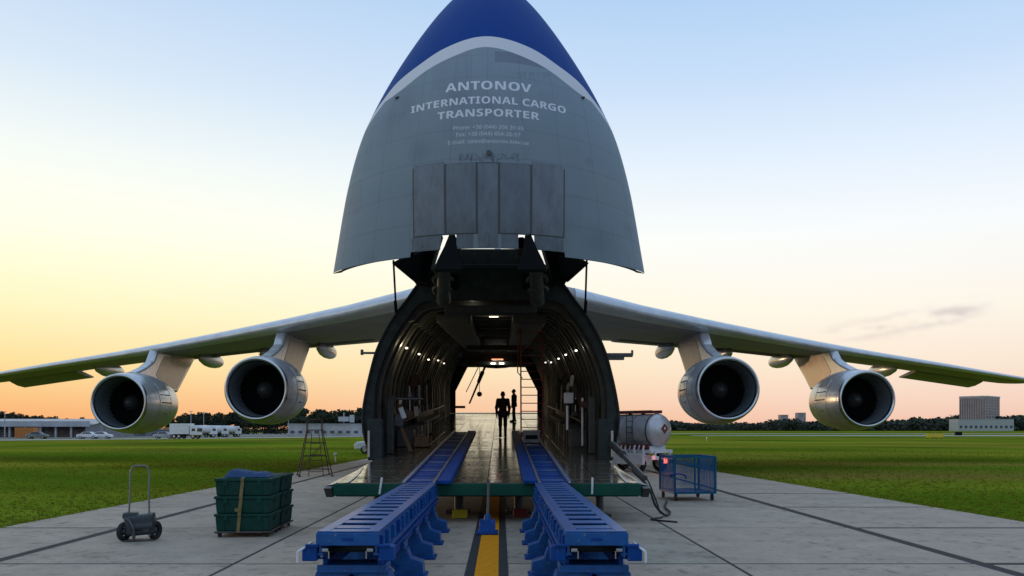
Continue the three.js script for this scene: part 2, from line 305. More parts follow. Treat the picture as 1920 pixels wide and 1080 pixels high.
// ---- fuselage barrel
const half = [[0, 0.50], [1.4, 0.54], [2.5, 0.72], [3.15, 1.0], [3.48, 1.4], [3.62, 1.9], [3.64, 2.4], [3.56, 2.95], [3.44, 3.5], [3.24, 4.2], [2.82, 5.02], [2.38, 5.6], [2.02, 6.08], [1.62, 6.40], [1.0, 6.52], [0, 6.55]];
function resample(pts, n) { const c = new THREE.CatmullRomCurve3(pts.map(([x, y]) => V(x, y, 0)), false, 'centripetal'); return c.getPoints(n).map((p) => [p.x, p.y]); }
const halfS = resample(half, 44), loop = [...halfS, ...halfS.slice(1, -1).reverse().map(([x, y]) => [-x, y])]; loop.push(loop[0]);
const topLift = (d) => smooth(25, 37, d) * 0.95;
function hullRing(d, grow = 0) {
  return loop.map(([x, y]) => { const up = smooth(4.5, 6.5, y) * topLift(d), g = 1 + grow / 3.6; return V(x * g, (y - 3) * g + 3 + rise(d) + up, -d); });
}
const fus = part('fuselage', sheet([23.3, 23.8, 25, 27, 30, 34, 38, 44, 50, 58].map((d) => hullRing(d))), M.hull);
// hold lining: floor, side walls, shoulders, ceiling, all seen from inside
const holdHalf = [[3.22, 0], [3.28, 1.0], [3.26, 1.9], [3.12, 2.5], [2.78, 3.3], [2.30, 4.0], [1.9, 4.38], [0, 4.42]];
const holdS = resample(holdHalf, 22), holdLoop = [...holdS, ...holdS.slice(0, -1).reverse().map(([x, y]) => [-x, y])];
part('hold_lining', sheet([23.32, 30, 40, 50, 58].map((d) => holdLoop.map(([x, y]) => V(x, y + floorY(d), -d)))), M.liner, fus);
// the front ring face between hull and hold
{
  const n = 120, ang = (k) => -Math.PI / 2 + 2 * Math.PI * k / n, ctr = 3.2;
  const hit = (poly, a) => { let best = 0; const dx = Math.cos(a), dy = Math.sin(a); for (let i = 0; i < poly.length - 1; i++) { const [x1, y1] = poly[i], [x2, y2] = poly[i + 1], ex = x2 - x1, ey = y2 - y1, den = dx * ey - dy * ex; if (Math.abs(den) < 1e-9) continue; const t = ((x1) * ey - (y1 - ctr) * ex) / den, s = ((x1) * dy - (y1 - ctr) * dx) / den; if (t > 0 && s >= -1e-6 && s <= 1 + 1e-6) best = Math.max(best, t); } return best; };
  const inner = [...holdLoop.map(([x, y]) => [x, y + floorY(23.3)]), [3.22, floorY(23.3)]]; inner.splice(holdLoop.length, 0, [-3.22, floorY(23.3)]);
  const outer = [], inn = [], mid = [];
  for (let k = 0; k <= n; k++) { const a = ang(k), ro = hit(loop, a), ri = hit(inner, a); outer.push(V(Math.cos(a) * ro, ctr + Math.sin(a) * ro, -23.3)); mid.push(V(Math.cos(a) * (ro - 0.06), ctr + Math.sin(a) * (ro - 0.06), -23.22)); inn.push(V(Math.cos(a) * ri, ctr + Math.sin(a) * ri, -23.3)); }
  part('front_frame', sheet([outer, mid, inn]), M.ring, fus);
  const seal = part('door_seal', tube(outer.filter((p) => p.y > 0.9).map((p) => V(p.x * 0.985, p.y, -23.2)), 0.035, 160, 6), M.rubber, fus);
}
// frames along the hold
for (let k = 0; k < 30; k++) {
  const d = 23.9 + k * 1.15, sc = 0.975, w = k % 4 === 0 ? 0.13 : 0.08;
  const a = [], b = [], c = [], e = [];
  for (const [x, y] of holdLoop) { const X = x * sc, Y = floorY(d) + y * (y > 4 ? 0.965 : 1), X0 = x * 0.999, Y0 = floorY(d) + y * 0.999; a.push(V(X0, Y0, -d + w)); b.push(V(X, Y, -d + w)); c.push(V(X, Y, -d - w)); e.push(V(X0, Y0, -d - w)); }
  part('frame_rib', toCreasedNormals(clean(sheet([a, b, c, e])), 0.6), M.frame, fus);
}
// rear end of the hold: framed opening onto the sky
{
  const d = 58, fy = floorY(d), s = new THREE.Shape(holdLoop.map(([x, y]) => new THREE.Vector2(x * 0.995, y * 0.995)));
  const h = new THREE.Path([[2.86, 0.02], [2.86, 1.55], [2.02, 3.22], [-2.02, 3.22], [-2.86, 1.55], [-2.86, 0.02]].map(([x, y]) => new THREE.Vector2(x, y))); s.holes.push(h);
  part('rear_frame', new THREE.ExtrudeGeometry(s, { depth: 0.35, bevelEnabled: false }).translate(0, fy, -d), M.liner, fus);
  part('rear_ledge', [rbx(0.9, 0.16, 0.5, -2.62, fy + 0.42, -d + 0.5, 0.02)], M.inBox, fus);
  const p0 = at(908, 692, 57), p1 = at(880, 757, 57); part('rear_strut', [cyl(at(911, 684, 57), p1, 0.085, 0.06), cyl(at(905, 697, 57), at(897, 717, 56.9), 0.15, 0.12), cyl(at(899, 684, 57), at(874, 735, 57.2), 0.03)], M.black, fus);
  part('crane_hook', [new THREE.SphereGeometry(0.17, 14, 10).translate(...at(899, 739, 54).toArray()), cyl(at(899, 739, 54), at(899, 660, 54), 0.02, 0.02, 6)], M.black, fus);
}
// cross beams, ceiling trunks and crane under the roof
part('ceiling_beam', rbx(3.4, 0.22, 0.4, 0.1, floorY(33) + 4.1, -33, 0.03), M.inBox, fus);
part('ceiling_beam', rbx(3.0, 0.25, 0.5, 0.05, floorY(42) + 3.9, -42, 0.03), M.inBox, fus);
part('crane_trolley', [rbx(3.9, 0.95, 1.6, 0, floorY(50) + 3.72, -50, 0.06), rbx(4.3, 0.25, 0.4, 0, floorY(48.9) + 3.28, -48.9, 0.04)], M.inBox, fus);
part('ceiling_duct', [rbx(1.1, 0.35, 30, -1.2, 0, 0, 0.1, [SLOPE, 0, 0]).translate(0, floorY(41) + 4.15, -41), rbx(1.1, 0.35, 30, 1.2, 0, 0, 0.1, [SLOPE, 0, 0]).translate(0, floorY(41) + 4.15, -41)], M.inBox, fus);
// hold lamps along the shoulders and under the roof
const warm = lampGlow([1, 0.86, 0.6], 2.2), reddish = lampGlow([1, 0.28, 0.12], 1.2), cool = lampGlow([1, 0.95, 0.82], 2.2);
function lamp(x, y, z, m, cd, rgb, w = 0.1, h = 0.07, name = 'hold_lamp') {
  const o = part(name, rbx(w, h, 0.07, 0, 0, 0, 0.03), m, fus); o.position.set(x, y, z);
  const l = new THREE.PointLight(new THREE.Color().setRGB(...rgb), cd, 0, 2); l.castShadow = true; l.shadow.radius = 2; o.add(l); return o;
}
for (const [lx, rx, d] of [[749, 1094, 25.6], [786, 1067, 29.6], [811, 1049, 33.4], [842, 1036, 38.6], [853, 1026, 43]]) {
  const yy = { 25.6: 632, 29.6: 648, 33.4: 661, 38.6: 676, 43: 681 }[d], a = at(lx, yy, d), b = at(rx, yy, d), y = floorY(d) + 3.1;
  lamp(-2.66 + R() * 0.05, y + (R() - 0.5) * 0.16, -d, warm, d < 26 ? 0.9 : 0.2, [1, 0.8, 0.5], 0.09, 0.06); lamp(2.66 - R() * 0.05, y + (R() - 0.5) * 0.16, -d, cool, 0.12, [1, 0.9, 0.7], 0.08, 0.06);
}
lamp(-0.52, 5.42, -23.6, cool, 0.2, [1, 0.92, 0.75], 0.16, 0.04); lamp(0.06, floorY(27) + 4.26, -27, warm, 0.15, [1, 0.85, 0.6], 0.3, 0.03);
lamp(0.1, floorY(48.6) + 3.5, -48.55, reddish, 0.5, [1, 0.3, 0.12], 0.7, 0.08); lamp(-0.15, floorY(48.6) + 3.26, -48.6, cool, 0.3, [1, 0.95, 0.85], 0.3, 0.1); lamp(0.35, floorY(48.6) + 3.26, -48.6, cool, 0.3, [1, 0.95, 0.85], 0.3, 0.1);

// ---- cargo floor and loading ramp in one sloping line, laid with metal plates
const floorPart = part('cargo_floor', sheet([23.35, 60].map((d) => [V(-3.22, floorY(d) - 0.03, -d), V(3.22, floorY(d) - 0.03, -d)])), M.darkSteel);
const ramp = part('loading_ramp', prismX([[-17.32, floorY(17.32) - 0.03], [-23.32, floorY(23.32) - 0.03], [-23.32, floorY(23.32) - 0.34], [-17.32, floorY(17.32) - 0.29]], 6.36, 0.02), M.darkGreen);
part('ramp_nose_beam', rbx(6.42, 0.25, 0.12, 0, floorY(17.25) - 0.135, -17.25, 0.015), M.greenPaint, ramp);
function plates(d0, d1, step, cols, parent) {
  for (let d = d0, r = 0; d < d1 - 0.01; d += step, r++) for (let c = 0; c < cols; c++) {
    const w = 6.36 / cols, m = [M.plate, M.plate2, M.plate3][Math.floor(R() * 3)], o = new THREE.Mesh(plateGeo(w - 0.014, step - 0.014), m);
    o.name = 'floor_plate'; o.castShadow = o.receiveShadow = true; o.position.set(-3.18 + w * (c + 0.5), floorY(d + step / 2) - 0.012 + R() * 0.003, -(d + step / 2)); o.rotation.x = Math.atan(SLOPE) + (R() - 0.5) * 0.008; o.rotation.z = (R() - 0.5) * 0.006; parent.add(o);
  }
}
const plateCache = {};
function plateGeo(w, l) { const k = w.toFixed(3) + l.toFixed(3); return plateCache[k] ??= metreUV(rbx(w, 0.016, l, 0, 0, 0, 0.004)); }
plates(17.32, 23.32, 0.6, 8, ramp); plates(23.36, 36.0, 0.79, 6, floorPart); plates(36.0, 60, 2.0, 4, floorPart);
// bright worn ramp side lips and the hinge wedges at its corners
for (const s of [-1, 1]) {
  part('ramp_lip', sheet([[17.3, 2.9, 3.36], [18.6, 2.94, 3.3], [20.6, 3.12, 3.24]].map(([d, a, b]) => [V(s * a, floorY(d) + 0.012, -d), V(s * b, floorY(d) - 0.05, -d)])), M.edgePlate, ramp);
  part('ramp_hinge', prismX([[-17.05, floorY(17.3) - 0.10], [-17.5, floorY(17.3) - 0.03], [-17.5, floorY(17.3) - 0.30], [-17.3, floorY(17.3) - 0.30]], 0.16, 0.02).translate(s * 3.3, 0, 0), M.darkSteel, ramp);
  part('ramp_stay', cyl(V(s * 2.18, floorY(17.3) + 0.12, -17.12), V(s * 2.2 - 0.03, floorY(17.3) - 0.22, -17.12), 0.022), M.whitePaint, ramp);
  if (s > 0) part('ramp_cylinder', [cyl(V(s * 3.36, floorY(23.2) + 0.4, -23.1), V(s * 3.42, floorY(18) + 0.02, -18.0), 0.06), cyl(V(s * 3.36, floorY(23.2) + 0.4, -23.1), V(s * 3.38, floorY(21) + 0.28, -21.0), 0.1)], M.darkSteel, ramp);
  part('support_foot', [cyl(V(s * 2.5, 0.06, -18.6), V(s * 2.5, floorY(18.6) - 0.3, -18.6), 0.09), rbx(0.5, 0.06, 0.5, s * 2.5, 0.035, -18.6, 0.02)], M.darkSteel, ramp);
  part('support_foot', [cyl(V(s * 0.7, 0.06, -19.4), V(s * 0.7, floorY(19.4) - 0.3, -19.4), 0.11), rbx(0.6, 0.06, 0.6, s * 0.7, 0.035, -19.4, 0.02)], M.darkSteel, ramp);
}
// side doors of the nose bay, hull pipes, seats and gear seen against the hold walls
for (const s of [-1, 1]) {
  part('bay_panel', rbx(0.42, 1.15, 0.3, s * 3.2, floorY(23.3) + 0.50, -23.05, 0.04), M.ring);
  part('bay_panel', rbx(0.07, 0.75, 0.08, s * 3.36, floorY(23.3) + 0.38, -22.86, 0.03), M.steel);
  part('bay_panel', rbx(0.22, 1.7, 0.16, s * 2.98, floorY(24.4) + 0.85, -24.4, 0.04), M.inBox);
  for (let k = 0; k < 9; k++) { const d = 29.5 + k * 1.15, y = floorY(d) + 0.9; part('wall_pipe', cyl(V(s * 2.95, y, -d), V(s * (2.98), y + 1.1 + 0.25 * (k % 3), -d), 0.045 + 0.02 * (k % 2)), k % 3 ? M.darkSteel : M.steel); }
  part('wall_rail', cyl(V(s * 3.0, floorY(27) + 0.8, -27), V(s * 3.0, floorY(48) + 0.8, -48), 0.035), M.darkSteel);
  part('stowed_bench', [rbx(0.4, 0.12, 8, 0, 0, 0, 0.03, [SLOPE, 0, 0]).translate(s * 2.85, floorY(36) + 0.55, -36), rbx(0.12, 0.6, 8, 0, 0, 0, 0.03, [SLOPE, 0, 0]).translate(s * 3.02, floorY(36) + 0.85, -36)], M.inBox);
  for (let k = 0; k < 6; k++) part('floor_locker', rbx(0.55, 0.45 + 0.2 * R(), 0.9, s * 2.85, floorY(27.5 + k * 1.3) + 0.26, -(27.5 + k * 1.3), 0.03), k % 2 ? M.inBox : M.darkSteel);
  part('probe', s > 0 ? [rbx(0.95, 0.11, 0.14, 3.56, 4.06, -23.5, 0.02), rbx(0.7, 0.1, 0.12, 3.44, 3.97, -23.5, 0.02), rbx(0.06, 0.14, 0.06, 4.02, 4.13, -23.5, 0.01)] : [rbx(0.6, 0.06, 0.1, -3.4, 4.12, -23.5, 0.02), rbx(0.08, 0.16, 0.08, -3.66, 4.14, -23.5, 0.02)], M.darkSteel);
}
part('wall_box', rbx(0.3, 0.34, 0.2, 2.42, floorY(26) + 1.62, -26, 0.03), M.whitePaint); part('wall_box', rbx(0.1, 0.8, 0.1, 2.38, floorY(26) + 1.0, -26, 0.03), M.steel); part('wall_box', rbx(0.09, 1.5, 0.09, 2.8, floorY(25.4) + 0.9, -25.4, 0.03), M.steel);
for (const s of [-1, 1]) for (let k = 0; k < 10; k++) { const d = 24.6 + k * 0.95, y = floorY(d) + 0.7 + R() * 1.7, w = 0.08 + R() * 0.22; part('stowed_gear', rbx(w, 0.12 + R() * 0.4, 0.1 + R() * 0.2, s * (2.98 - R() * 0.12 - w / 2), y, -d, 0.03, [0, 0, (R() - 0.5) * 0.5]), [M.inBox, M.darkSteel, M.wood, M.whitePaint, M.rust, M.greenPaint][Math.floor(R() * 6)]); }
part('wall_shelf', [rbx(0.95, 0.05, 0.3, -2.5, floorY(24.6) + 1.62, -24.6, 0.01), rbx(0.12, 0.16, 0.1, -2.42, floorY(24.6) + 1.74, -24.6, 0.02)], M.darkSteel);
part('wall_rag', rbx(0.16, 0.36, 0.08, -2.62, floorY(24.6) + 1.2, -24.4, 0.04, [0, 0, 0.35]), M.whitePaint);

// ---- raised nose visor: belly side towards the viewer
const vis = [ // screen height, half width in px, depth of the widest line, depth of the belly line
  [513, 292, 19.6, 17.35], [460, 283, 19.5, 17.15], [410, 274.5, 19.4, 17.05], [360, 265, 19.3, 17.0], [300, 250, 19.2, 17.05], [250, 233, 19.2, 17.2], [200, 209, 19.2, 17.45], [150, 181, 19.3, 17.85], [100, 149, 19.5, 18.35], [50, 113, 19.9, 19.0], [10, 79, 20.3, 19.65], [-20, 45, 20.7, 20.3], [-36, 20, 20.9, 20.75], [-42, 0, 21.0, 21.0]
].map(([py, hw, ds, df]) => ({ y: EYE_Y + (HZ - py) * ds / F, w: hw * ds / F, ds, df }));
const interp = (y, k) => { let i = 0; while (i < vis.length - 2 && y > vis[i + 1].y) i++; const a = vis[i], b = vis[i + 1], t = clamp((y - a.y) / (b.y - a.y)); const m0 = i > 0 ? (b[k] - vis[i - 1][k]) / (b.y - vis[i - 1].y) : (b[k] - a[k]) / (b.y - a.y), m1 = i < vis.length - 2 ? (vis[i + 2][k] - a[k]) / (vis[i + 2].y - a.y) : (b[k] - a[k]) / (b.y - a.y), h = b.y - a.y; return (2 * t ** 3 - 3 * t * t + 1) * a[k] + (t ** 3 - 2 * t * t + t) * h * m0 + (3 * t * t - 2 * t ** 3) * b[k] + (t ** 3 - t * t) * h * m1; };
const yTop = vis[vis.length - 1].y, yRim = vis[0].y;
const bellyD = (x, y) => { const w = Math.max(interp(y, 'w'), 1e-4), t = clamp(Math.abs(x) / w), df = interp(y, 'df'), ds = interp(y, 'ds'); return df + (ds - df) * (1 - Math.pow(1 - t * t, 0.82)); };
const onBelly = (px, py) => { let d = 18, p = at(px, py, d); for (let i = 0; i < 30; i++) { p = at(px, py, d); d = lerp(d, bellyD(p.x, p.y), 0.6); } return p; };
// paint on the belly: grey, pale band, blue; with the lettering
const TX = [-4, 4], TY = [5.4, 13.6], TN = 2048;
function visorPaint() {
  const c = document.createElement('canvas'); c.width = c.height = TN; const g = c.getContext('2d');
  const X = (x) => (x - TX[0]) / (TX[1] - TX[0]) * TN, Y = (y) => (1 - (y - TY[0]) / (TY[1] - TY[0])) * TN, S = TN / 8, SY = TN / 8.2;
  g.fillStyle = 'rgb(131,147,157)'; g.fillRect(0, 0, TN, TN);
  const rr = rng(5);
  for (let i = 0; i < 90; i++) { const w = 40 + rr() * 220, h = 60 + rr() * 260; g.fillStyle = `rgba(${rr() < 0.5 ? '104,112,120' : '152,158,160'},${0.05 + rr() * 0.07})`; g.fillRect(rr() * TN, rr() * TN, w, h); }
  for (let i = 0; i < 420; i++) { const x = rr() * TN, y = rr() * TN, l = 20 + rr() * 140; g.fillStyle = `rgba(70,76,86,${0.03 + rr() * 0.07})`; g.fillRect(x, y, 1 + rr() * 5, l); }
  g.strokeStyle = 'rgba(62,70,80,0.30)'; g.lineWidth = 2;
  for (let i = 0; i < 9; i++) { const y = Y(6.3 + i * 0.62); g.beginPath(); g.moveTo(0, y); g.lineTo(TN, y); g.stroke(); }
  for (let i = -4; i <= 4; i++) { g.beginPath(); g.moveTo(X(i * 0.86), Y(5.4)); g.lineTo(X(i * 0.62), Y(11)); g.stroke(); }
  for (let i = 0; i < 9; i++) for (let x = 0; x < TN; x += 12) { g.fillStyle = 'rgba(70,80,92,0.25)'; g.fillRect(x, Y(6.3 + i * 0.62) + 7, 2.5, 2.5); }
  for (let i = 0; i < 26; i++) { const x = rr() * TN, y = rr() * TN, r = 30 + rr() * 120, q = g.createRadialGradient(x, y, 0, x, y, r); q.addColorStop(0, 'rgba(78,86,98,0.16)'); q.addColorStop(1, 'rgba(78,86,98,0)'); g.fillStyle = q; g.fillRect(x - r, y - r, 2 * r, 2 * r); }
  const p1 = onBelly(928, 96), p2 = onBelly(1050, 138); g.fillStyle = 'rgba(104,112,128,0.55)'; g.fillRect(X(p1.x), Y(p1.y), X(p2.x) - X(p1.x), Y(p2.y) - Y(p1.y));
  for (let i = 0; i < 60; i++) { const p = onBelly(960 + rr() * 90, 135); g.fillStyle = `rgba(84,92,108,${0.06 + rr() * 0.1})`; g.fillRect(X(p.x), Y(p.y), 2 + rr() * 6, 10 + rr() * 50); }
  for (let i = 0; i < 110; i++) { const p = onBelly(860 + rr() * 110, 286 + rr() * 12); g.fillStyle = `rgba(52,56,74,${0.08 + rr() * 0.16})`; g.fillRect(X(p.x), Y(p.y), 2 + rr() * 12, 4 + rr() * 22); }
  const band = (pts) => { const q = pts.map(([x, y]) => onBelly(x, y)), l = q.map((p) => [-(Math.abs(p.x)), p.y]); return [...l.slice().reverse(), ...l.slice(1).map(([x, y]) => [-x, y])]; };
  const fillAbove = (pts, style) => { g.fillStyle = style; g.beginPath(); g.moveTo(0, 0); pts.forEach(([x, y], i) => { if (!i) g.lineTo(0, Y(y) + (X(x)) * 0.9); g.lineTo(X(x), Y(y)); }); const e = pts[pts.length - 1]; g.lineTo(TN, Y(e[1]) + (TN - X(e[0])) * 0.9); g.lineTo(TN, 0); g.closePath(); g.fill(); };
  const smoothPts = (pts) => new THREE.CatmullRomCurve3(pts.map(([x, y]) => V(x, y, 0)), false, 'centripetal').getPoints(80).map((p) => [p.x, p.y]);
  fillAbove(smoothPts(band([[920, 88], [847, 107], [800, 132], [760, 163], [738, 180], [722, 191]])), 'rgb(212,214,218)');
  fillAbove(smoothPts(band([[920, 68], [833, 91], [787, 121], [743, 157], [719, 187]])), 'rgb(0,60,136)');
  const line = (s, cx, py, wpx, hpx, a = 1, bold = true) => {
    const p = onBelly(cx, py), d = bellyD(p.x, p.y), w = wpx * d / F * S, h = hpx * d / F * SY;
    g.save(); g.translate(X(0.02), Y(p.y)); g.font = (bold ? 'bold ' : '') + '100px sans-serif'; g.textAlign = 'center'; g.textBaseline = 'alphabetic';
    const m = g.measureText(s), k = w / m.width; g.scale(k, h / 73); g.fillStyle = `rgba(214,220,228,${a})`; g.fillText(s, 0, 36); g.restore();
  };
  line('ANTONOV', 918, 159.5, 163, 19); line('INTERNATIONAL CARGO', 918, 187, 302, 15.5); line('TRANSPORTER', 918, 210.5, 194, 15.5);
  line('Phone: +38 (044) 206 20 65', 916, 238, 134, 7.5, 0.8, false); line('Fax: +38 (044) 454-26-57', 917, 250.5, 122, 7.5, 0.8, false); line('E-mail: sales@antonov.kiev.ua', 916, 264, 154, 7.5, 0.8, false);
  const t = new THREE.CanvasTexture(c); t.colorSpace = THREE.SRGBColorSpace; t.wrapS = t.wrapT = THREE.ClampToEdgeWrapping; return t;
}
const visorMat = phys([1, 1, 1], 0.5, { map: visorPaint(), specularIntensity: 0.15 });
const paintUV = (p) => [(p.x - TX[0]) / (TX[1] - TX[0]), (p.y - TY[0]) / (TY[1] - TY[0])];
// columns across the belly, with the two hinge-arm slots cut into the lower edge
const slotIn = 0.66, slotOut = 1.0, slotTop = 6.02, centreRim = 5.74;
const rimAt = (x, inSlot) => inSlot ? slotTop : Math.abs(x) < 1.66 ? centreRim : yRim;
const ts = [], nCol = 96; for (let i = 0; i <= nCol; i++) ts.push(Math.sin((i / nCol - 0.5) * Math.PI));
function bellyStrip(x0, x1, n, y0) {                                  // a strip of the belly from its rim to the tip, bounded by two meridians
  const w0 = interp(yRim, 'w'), rows = [], m = 70;
  for (let j = 0; j <= m; j++) { const y = lerp(y0, yTop, 1 - Math.pow(1 - j / m, 1.5)), w = interp(y, 'w'), row = []; for (let i = 0; i <= n; i++) { const t = n === 1 ? (i ? x1 : x0) / w0 : lerp(Math.asin(clamp(x0 / w0, -1, 1)), Math.asin(clamp(x1 / w0, -1, 1)), i / n), s = n === 1 ? t : Math.sin(t), x = clamp(s, -1, 1) * w; row.push(V(x, y, -bellyD(x, y))); } rows.push(row); }
  return sheet(rows, paintUV);
}
const w0 = interp(yRim, 'w');
const visor = part('nose_visor', mergeVertices(mergeGeometries([
  bellyStrip(-w0, -1.66, 34, yRim), bellyStrip(-1.66, -slotOut, 6, centreRim), bellyStrip(-slotOut, -slotIn, 6, slotTop), bellyStrip(-slotIn, slotIn, 18, centreRim), bellyStrip(slotIn, slotOut, 6, slotTop), bellyStrip(slotOut, 1.66, 6, centreRim), bellyStrip(1.66, w0, 34, yRim)].map((g) => g)), 1e-4), visorMat, plane, true);
{ // crown side of the visor, turned to the rear
  const rows = [], m = 50, n = 48, backD = (y) => lerp(22.9, 21.0, Math.pow(clamp((y - 7.6) / (yTop - 7.6)), 1.6));
  for (let j = 0; j <= m; j++) { const row = []; for (let i = 0; i <= n; i++) { const a = i / n * Math.PI, c = Math.cos(a), s = Math.sin(a), y0 = yRim + (7.75 - yRim) * Math.pow(s, 0.8), y = lerp(y0, yTop, 1 - Math.pow(1 - j / m, 1.5)), w = interp(y, 'w'), ds = interp(y, 'ds'); row.push(V(c * w, y, -(ds + Math.max(backD(y) - ds, 0) * Math.pow(s, 0.9)))); } rows.push(row); }
  part('visor_crown', sheet(rows), M.hullWhite, visor);
}
// service panels on the belly, slightly proud
function patch(pxs, top, bottom, name, m, lift = 0.012) {
  const rows = [], n = 12, k = pxs[1] - pxs[0] > 100 ? 40 : 8, a = onBelly(pxs[0], (top + bottom) / 2), b = onBelly(pxs[1], (top + bottom) / 2), yt = onBelly((pxs[0] + pxs[1]) / 2, top).y, yb = bottom;
  const grid = (off, inset) => { const out = []; for (let j = 0; j <= n; j++) { const row = []; for (let i = 0; i <= k; i++) { const x = lerp(a.x + inset, b.x - inset, i / k), y = lerp(yb + inset, yt - inset, j / n); row.push(V(x, y, -(bellyD(x, y) - off))); } out.push(row); } return out; };
  const lo = grid(0.001, 0), hi = grid(lift, 0.006), edge = (f, g2) => sheet([f, g2]);
  const gs = [sheet(hi), edge(lo[0], hi[0]), edge(lo[n], hi[n]), edge(lo.map((r) => r[0]), hi.map((r) => r[0])), edge(lo.map((r) => r[k]), hi.map((r) => r[k]))];
  return part(name, gs, m, visor);
}
const panelMats = [[0.175, 0.220, 0.265], [0.158, 0.205, 0.245], [0.168, 0.214, 0.258], [0.156, 0.198, 0.240], [0.190, 0.226, 0.270]].map((c) => mat(c, 0.5, { map: rep(G2, 0.7, 0.35) }));
const slotY = slotTop + 0.02;
patch([779, 1055], 304, slotTop + 0.005, 'panel_gap', M.seam, 0.006);
[[781, 835, 306, 0], [838.5, 893, 306, 0], [896.5, 934, 306, centreRim + 0.02], [937.5, 993, 306, 0], [996.5, 1053, 306, 0]].forEach(([x0, x1, t, b], i) => patch([x0, x1], t, i === 1 || i === 3 ? slotY : (i === 0 || i === 4) ? slotY : b, 'belly_panel', panelMats[i]));
{ // lower tongues of the panels beside the slots
  for (const s of [-1, 1]) { const xs = [[slotOut + 0.012, 1.62], [0.30, slotIn - 0.012]]; for (const [a, b] of xs) { const rows = [0, 1].map((j) => [0, 1, 2].map((i) => { const x = s * lerp(a, b, i / 2), y = j ? slotTop : centreRim + 0.01; return V(x, y, -(bellyD(x, y) - 0.011)); })); part('belly_panel', sheet(rows), panelMats[1], visor); } }
  part('drain_port', cyl(onBelly(917, 287).add(V(0, 0, 0.04)), onBelly(917, 287).add(V(0, 0, -0.05)), 0.055), M.seam, visor);
  for (const px of [745, 1092]) { const p = onBelly(px, 184); part('handle_recess', [rbx(0.10, 0.05, 0.05, p.x, p.y, p.z + 0.01, 0.02), rbx(0.06, 0.02, 0.03, p.x + 0.02, p.y + 0.01, p.z + 0.04, 0.008)], M.seam, visor); }
  // rim band along the lower edge and the dark inner frame
  const lip = []; for (let i = 0; i <= 60; i++) { const s = Math.sin((i / 60 - 0.5) * Math.PI * 0.995), x = s * w0; lip.push(x); }
  for (const s of [-1, 1]) { const xs = []; for (let i = 0; i <= 30; i++) xs.push(s * lerp(1.68, w0 * 0.998, 1 - Math.pow(1 - i / 30, 2))); part('visor_rim', sheet([xs.map((x) => V(x, yRim - 0.01, -(bellyD(x, yRim) + 0.002))), xs.map((x) => V(x * 0.955, yRim + 0.05, -(bellyD(x, yRim) + 0.17))), xs.map((x) => V(x * 0.95, yRim + 0.30, -(bellyD(x, yRim) + 0.2)))]), M.ring, visor); }
}
// hinge structure on top of the bay: brackets, goose-neck arms, actuators, struts
for (const s of [-1, 1]) {
  const mx = (px) => s < 0 ? px : 1838 - px;                       // mirrored about the aircraft's centre line
  const plateOf = (pts, d, t) => { const q = pts.map(([px, py]) => at(mx(px), py, d)), sh = new THREE.Shape(q.map((p) => new THREE.Vector2(p.x, p.y))); return new THREE.ExtrudeGeometry(sh, { depth: t, bevelEnabled: true, bevelThickness: 0.02, bevelSize: 0.01, bevelSegments: 1 }).translate(0, 0, -d - t); };
  part('hinge_bracket', [plateOf([[776, 436], [827, 436], [819, 462], [808, 499], [800, 530], [790, 527], [776, 525]], 22.6, 0.7)], M.black);
  part('visor_gusset', (() => { const p = [at(s < 0 ? 735 : 1104, 493, 21), at(s < 0 ? 776 : 1066, 512, 22.4), at(s < 0 ? 776 : 1066, 527, 22.4), at(s < 0 ? 792 : 1050, 526, 22.6), at(s < 0 ? 800 : 1042, 470, 22.6), at(s < 0 ? 776 : 1066, 470, 22.4)]; const gs = []; for (const dz of [0, -0.16]) { const q = p.map((v) => v.clone().add(V(0, 0, dz))); for (let i = 1; i < 5; i++) gs.push(sheet([[q[0], q[i]], [q[0].clone().lerp(q[i + 1], 0.001), q[i + 1]]])); } for (let i = 0; i < 6; i++) { const a = p[i], b = p[(i + 1) % 6]; gs.push(sheet([[a, b], [a.clone().add(V(0, 0, -0.16)), b.clone().add(V(0, 0, -0.16))]])); } return gs; })(), M.black, visor);
  const arm = [V(s * 1.0, 5.9, -23.5), V(s * 0.96, 6.2, -22.6), V(s * 0.84, 6.25, -20.8), V(s * 0.74, 6.08, -18.8), V(s * 0.72, 5.95, -17.7)];
  part('hinge_arm', [tube(arm, 0.12, 40, 10), plateOf([[846, 432], [853, 442], [856, 466], [866, 505], [814, 505], [820, 490], [834, 462]], 17.35, 0.3)], M.black);
  for (const [k, r, y, z] of [[0, 0.24, 5.72, -22.5], [1, 0.26, 5.95, -22.2], [2, 0.24, 6.14, -21.7]]) part('actuator_ring', new THREE.TorusGeometry(r, 0.055, 8, 20, Math.PI * 1.1).rotateX(1.2).rotateY(s * 0.3).translate(s * (1.3 - 0.04 * k), y, z), M.frame);
  part('actuator', [cyl(V(s * 1.3, 5.5, -22.9), V(s * 1.2, 6.2, -21.6), 0.2, 0.17, 18)], M.inBox);
  part('nose_strut', [cyl(V(s * 2.655 , 5.2, -23.25), V(s * 2.56, 6.42, -21.9), 0.028), cyl(V(s * 2.655, 5.2, -23.25), V(s * 2.64, 5.5, -22.9), 0.045)], M.black);
}
part('bay_bulkhead', [rbx(2.3, 1.1, 0.3, 0, 6.55, -23.7, 0.05), rbx(3.3, 0.35, 0.3, 0, 5.75, -23.45, 0.05), rbx(2.6, 0.22, 0.5, 0, 5.32, -23.4, 0.05)], M.liner);
part('bay_fitting', [rbx(0.09, 0.16, 0.1, 0.14, 6.28, -23.5, 0.02), rbx(0.09, 0.2, 0.1, -0.1, 6.1, -23.5, 0.02)], M.darkSteel);

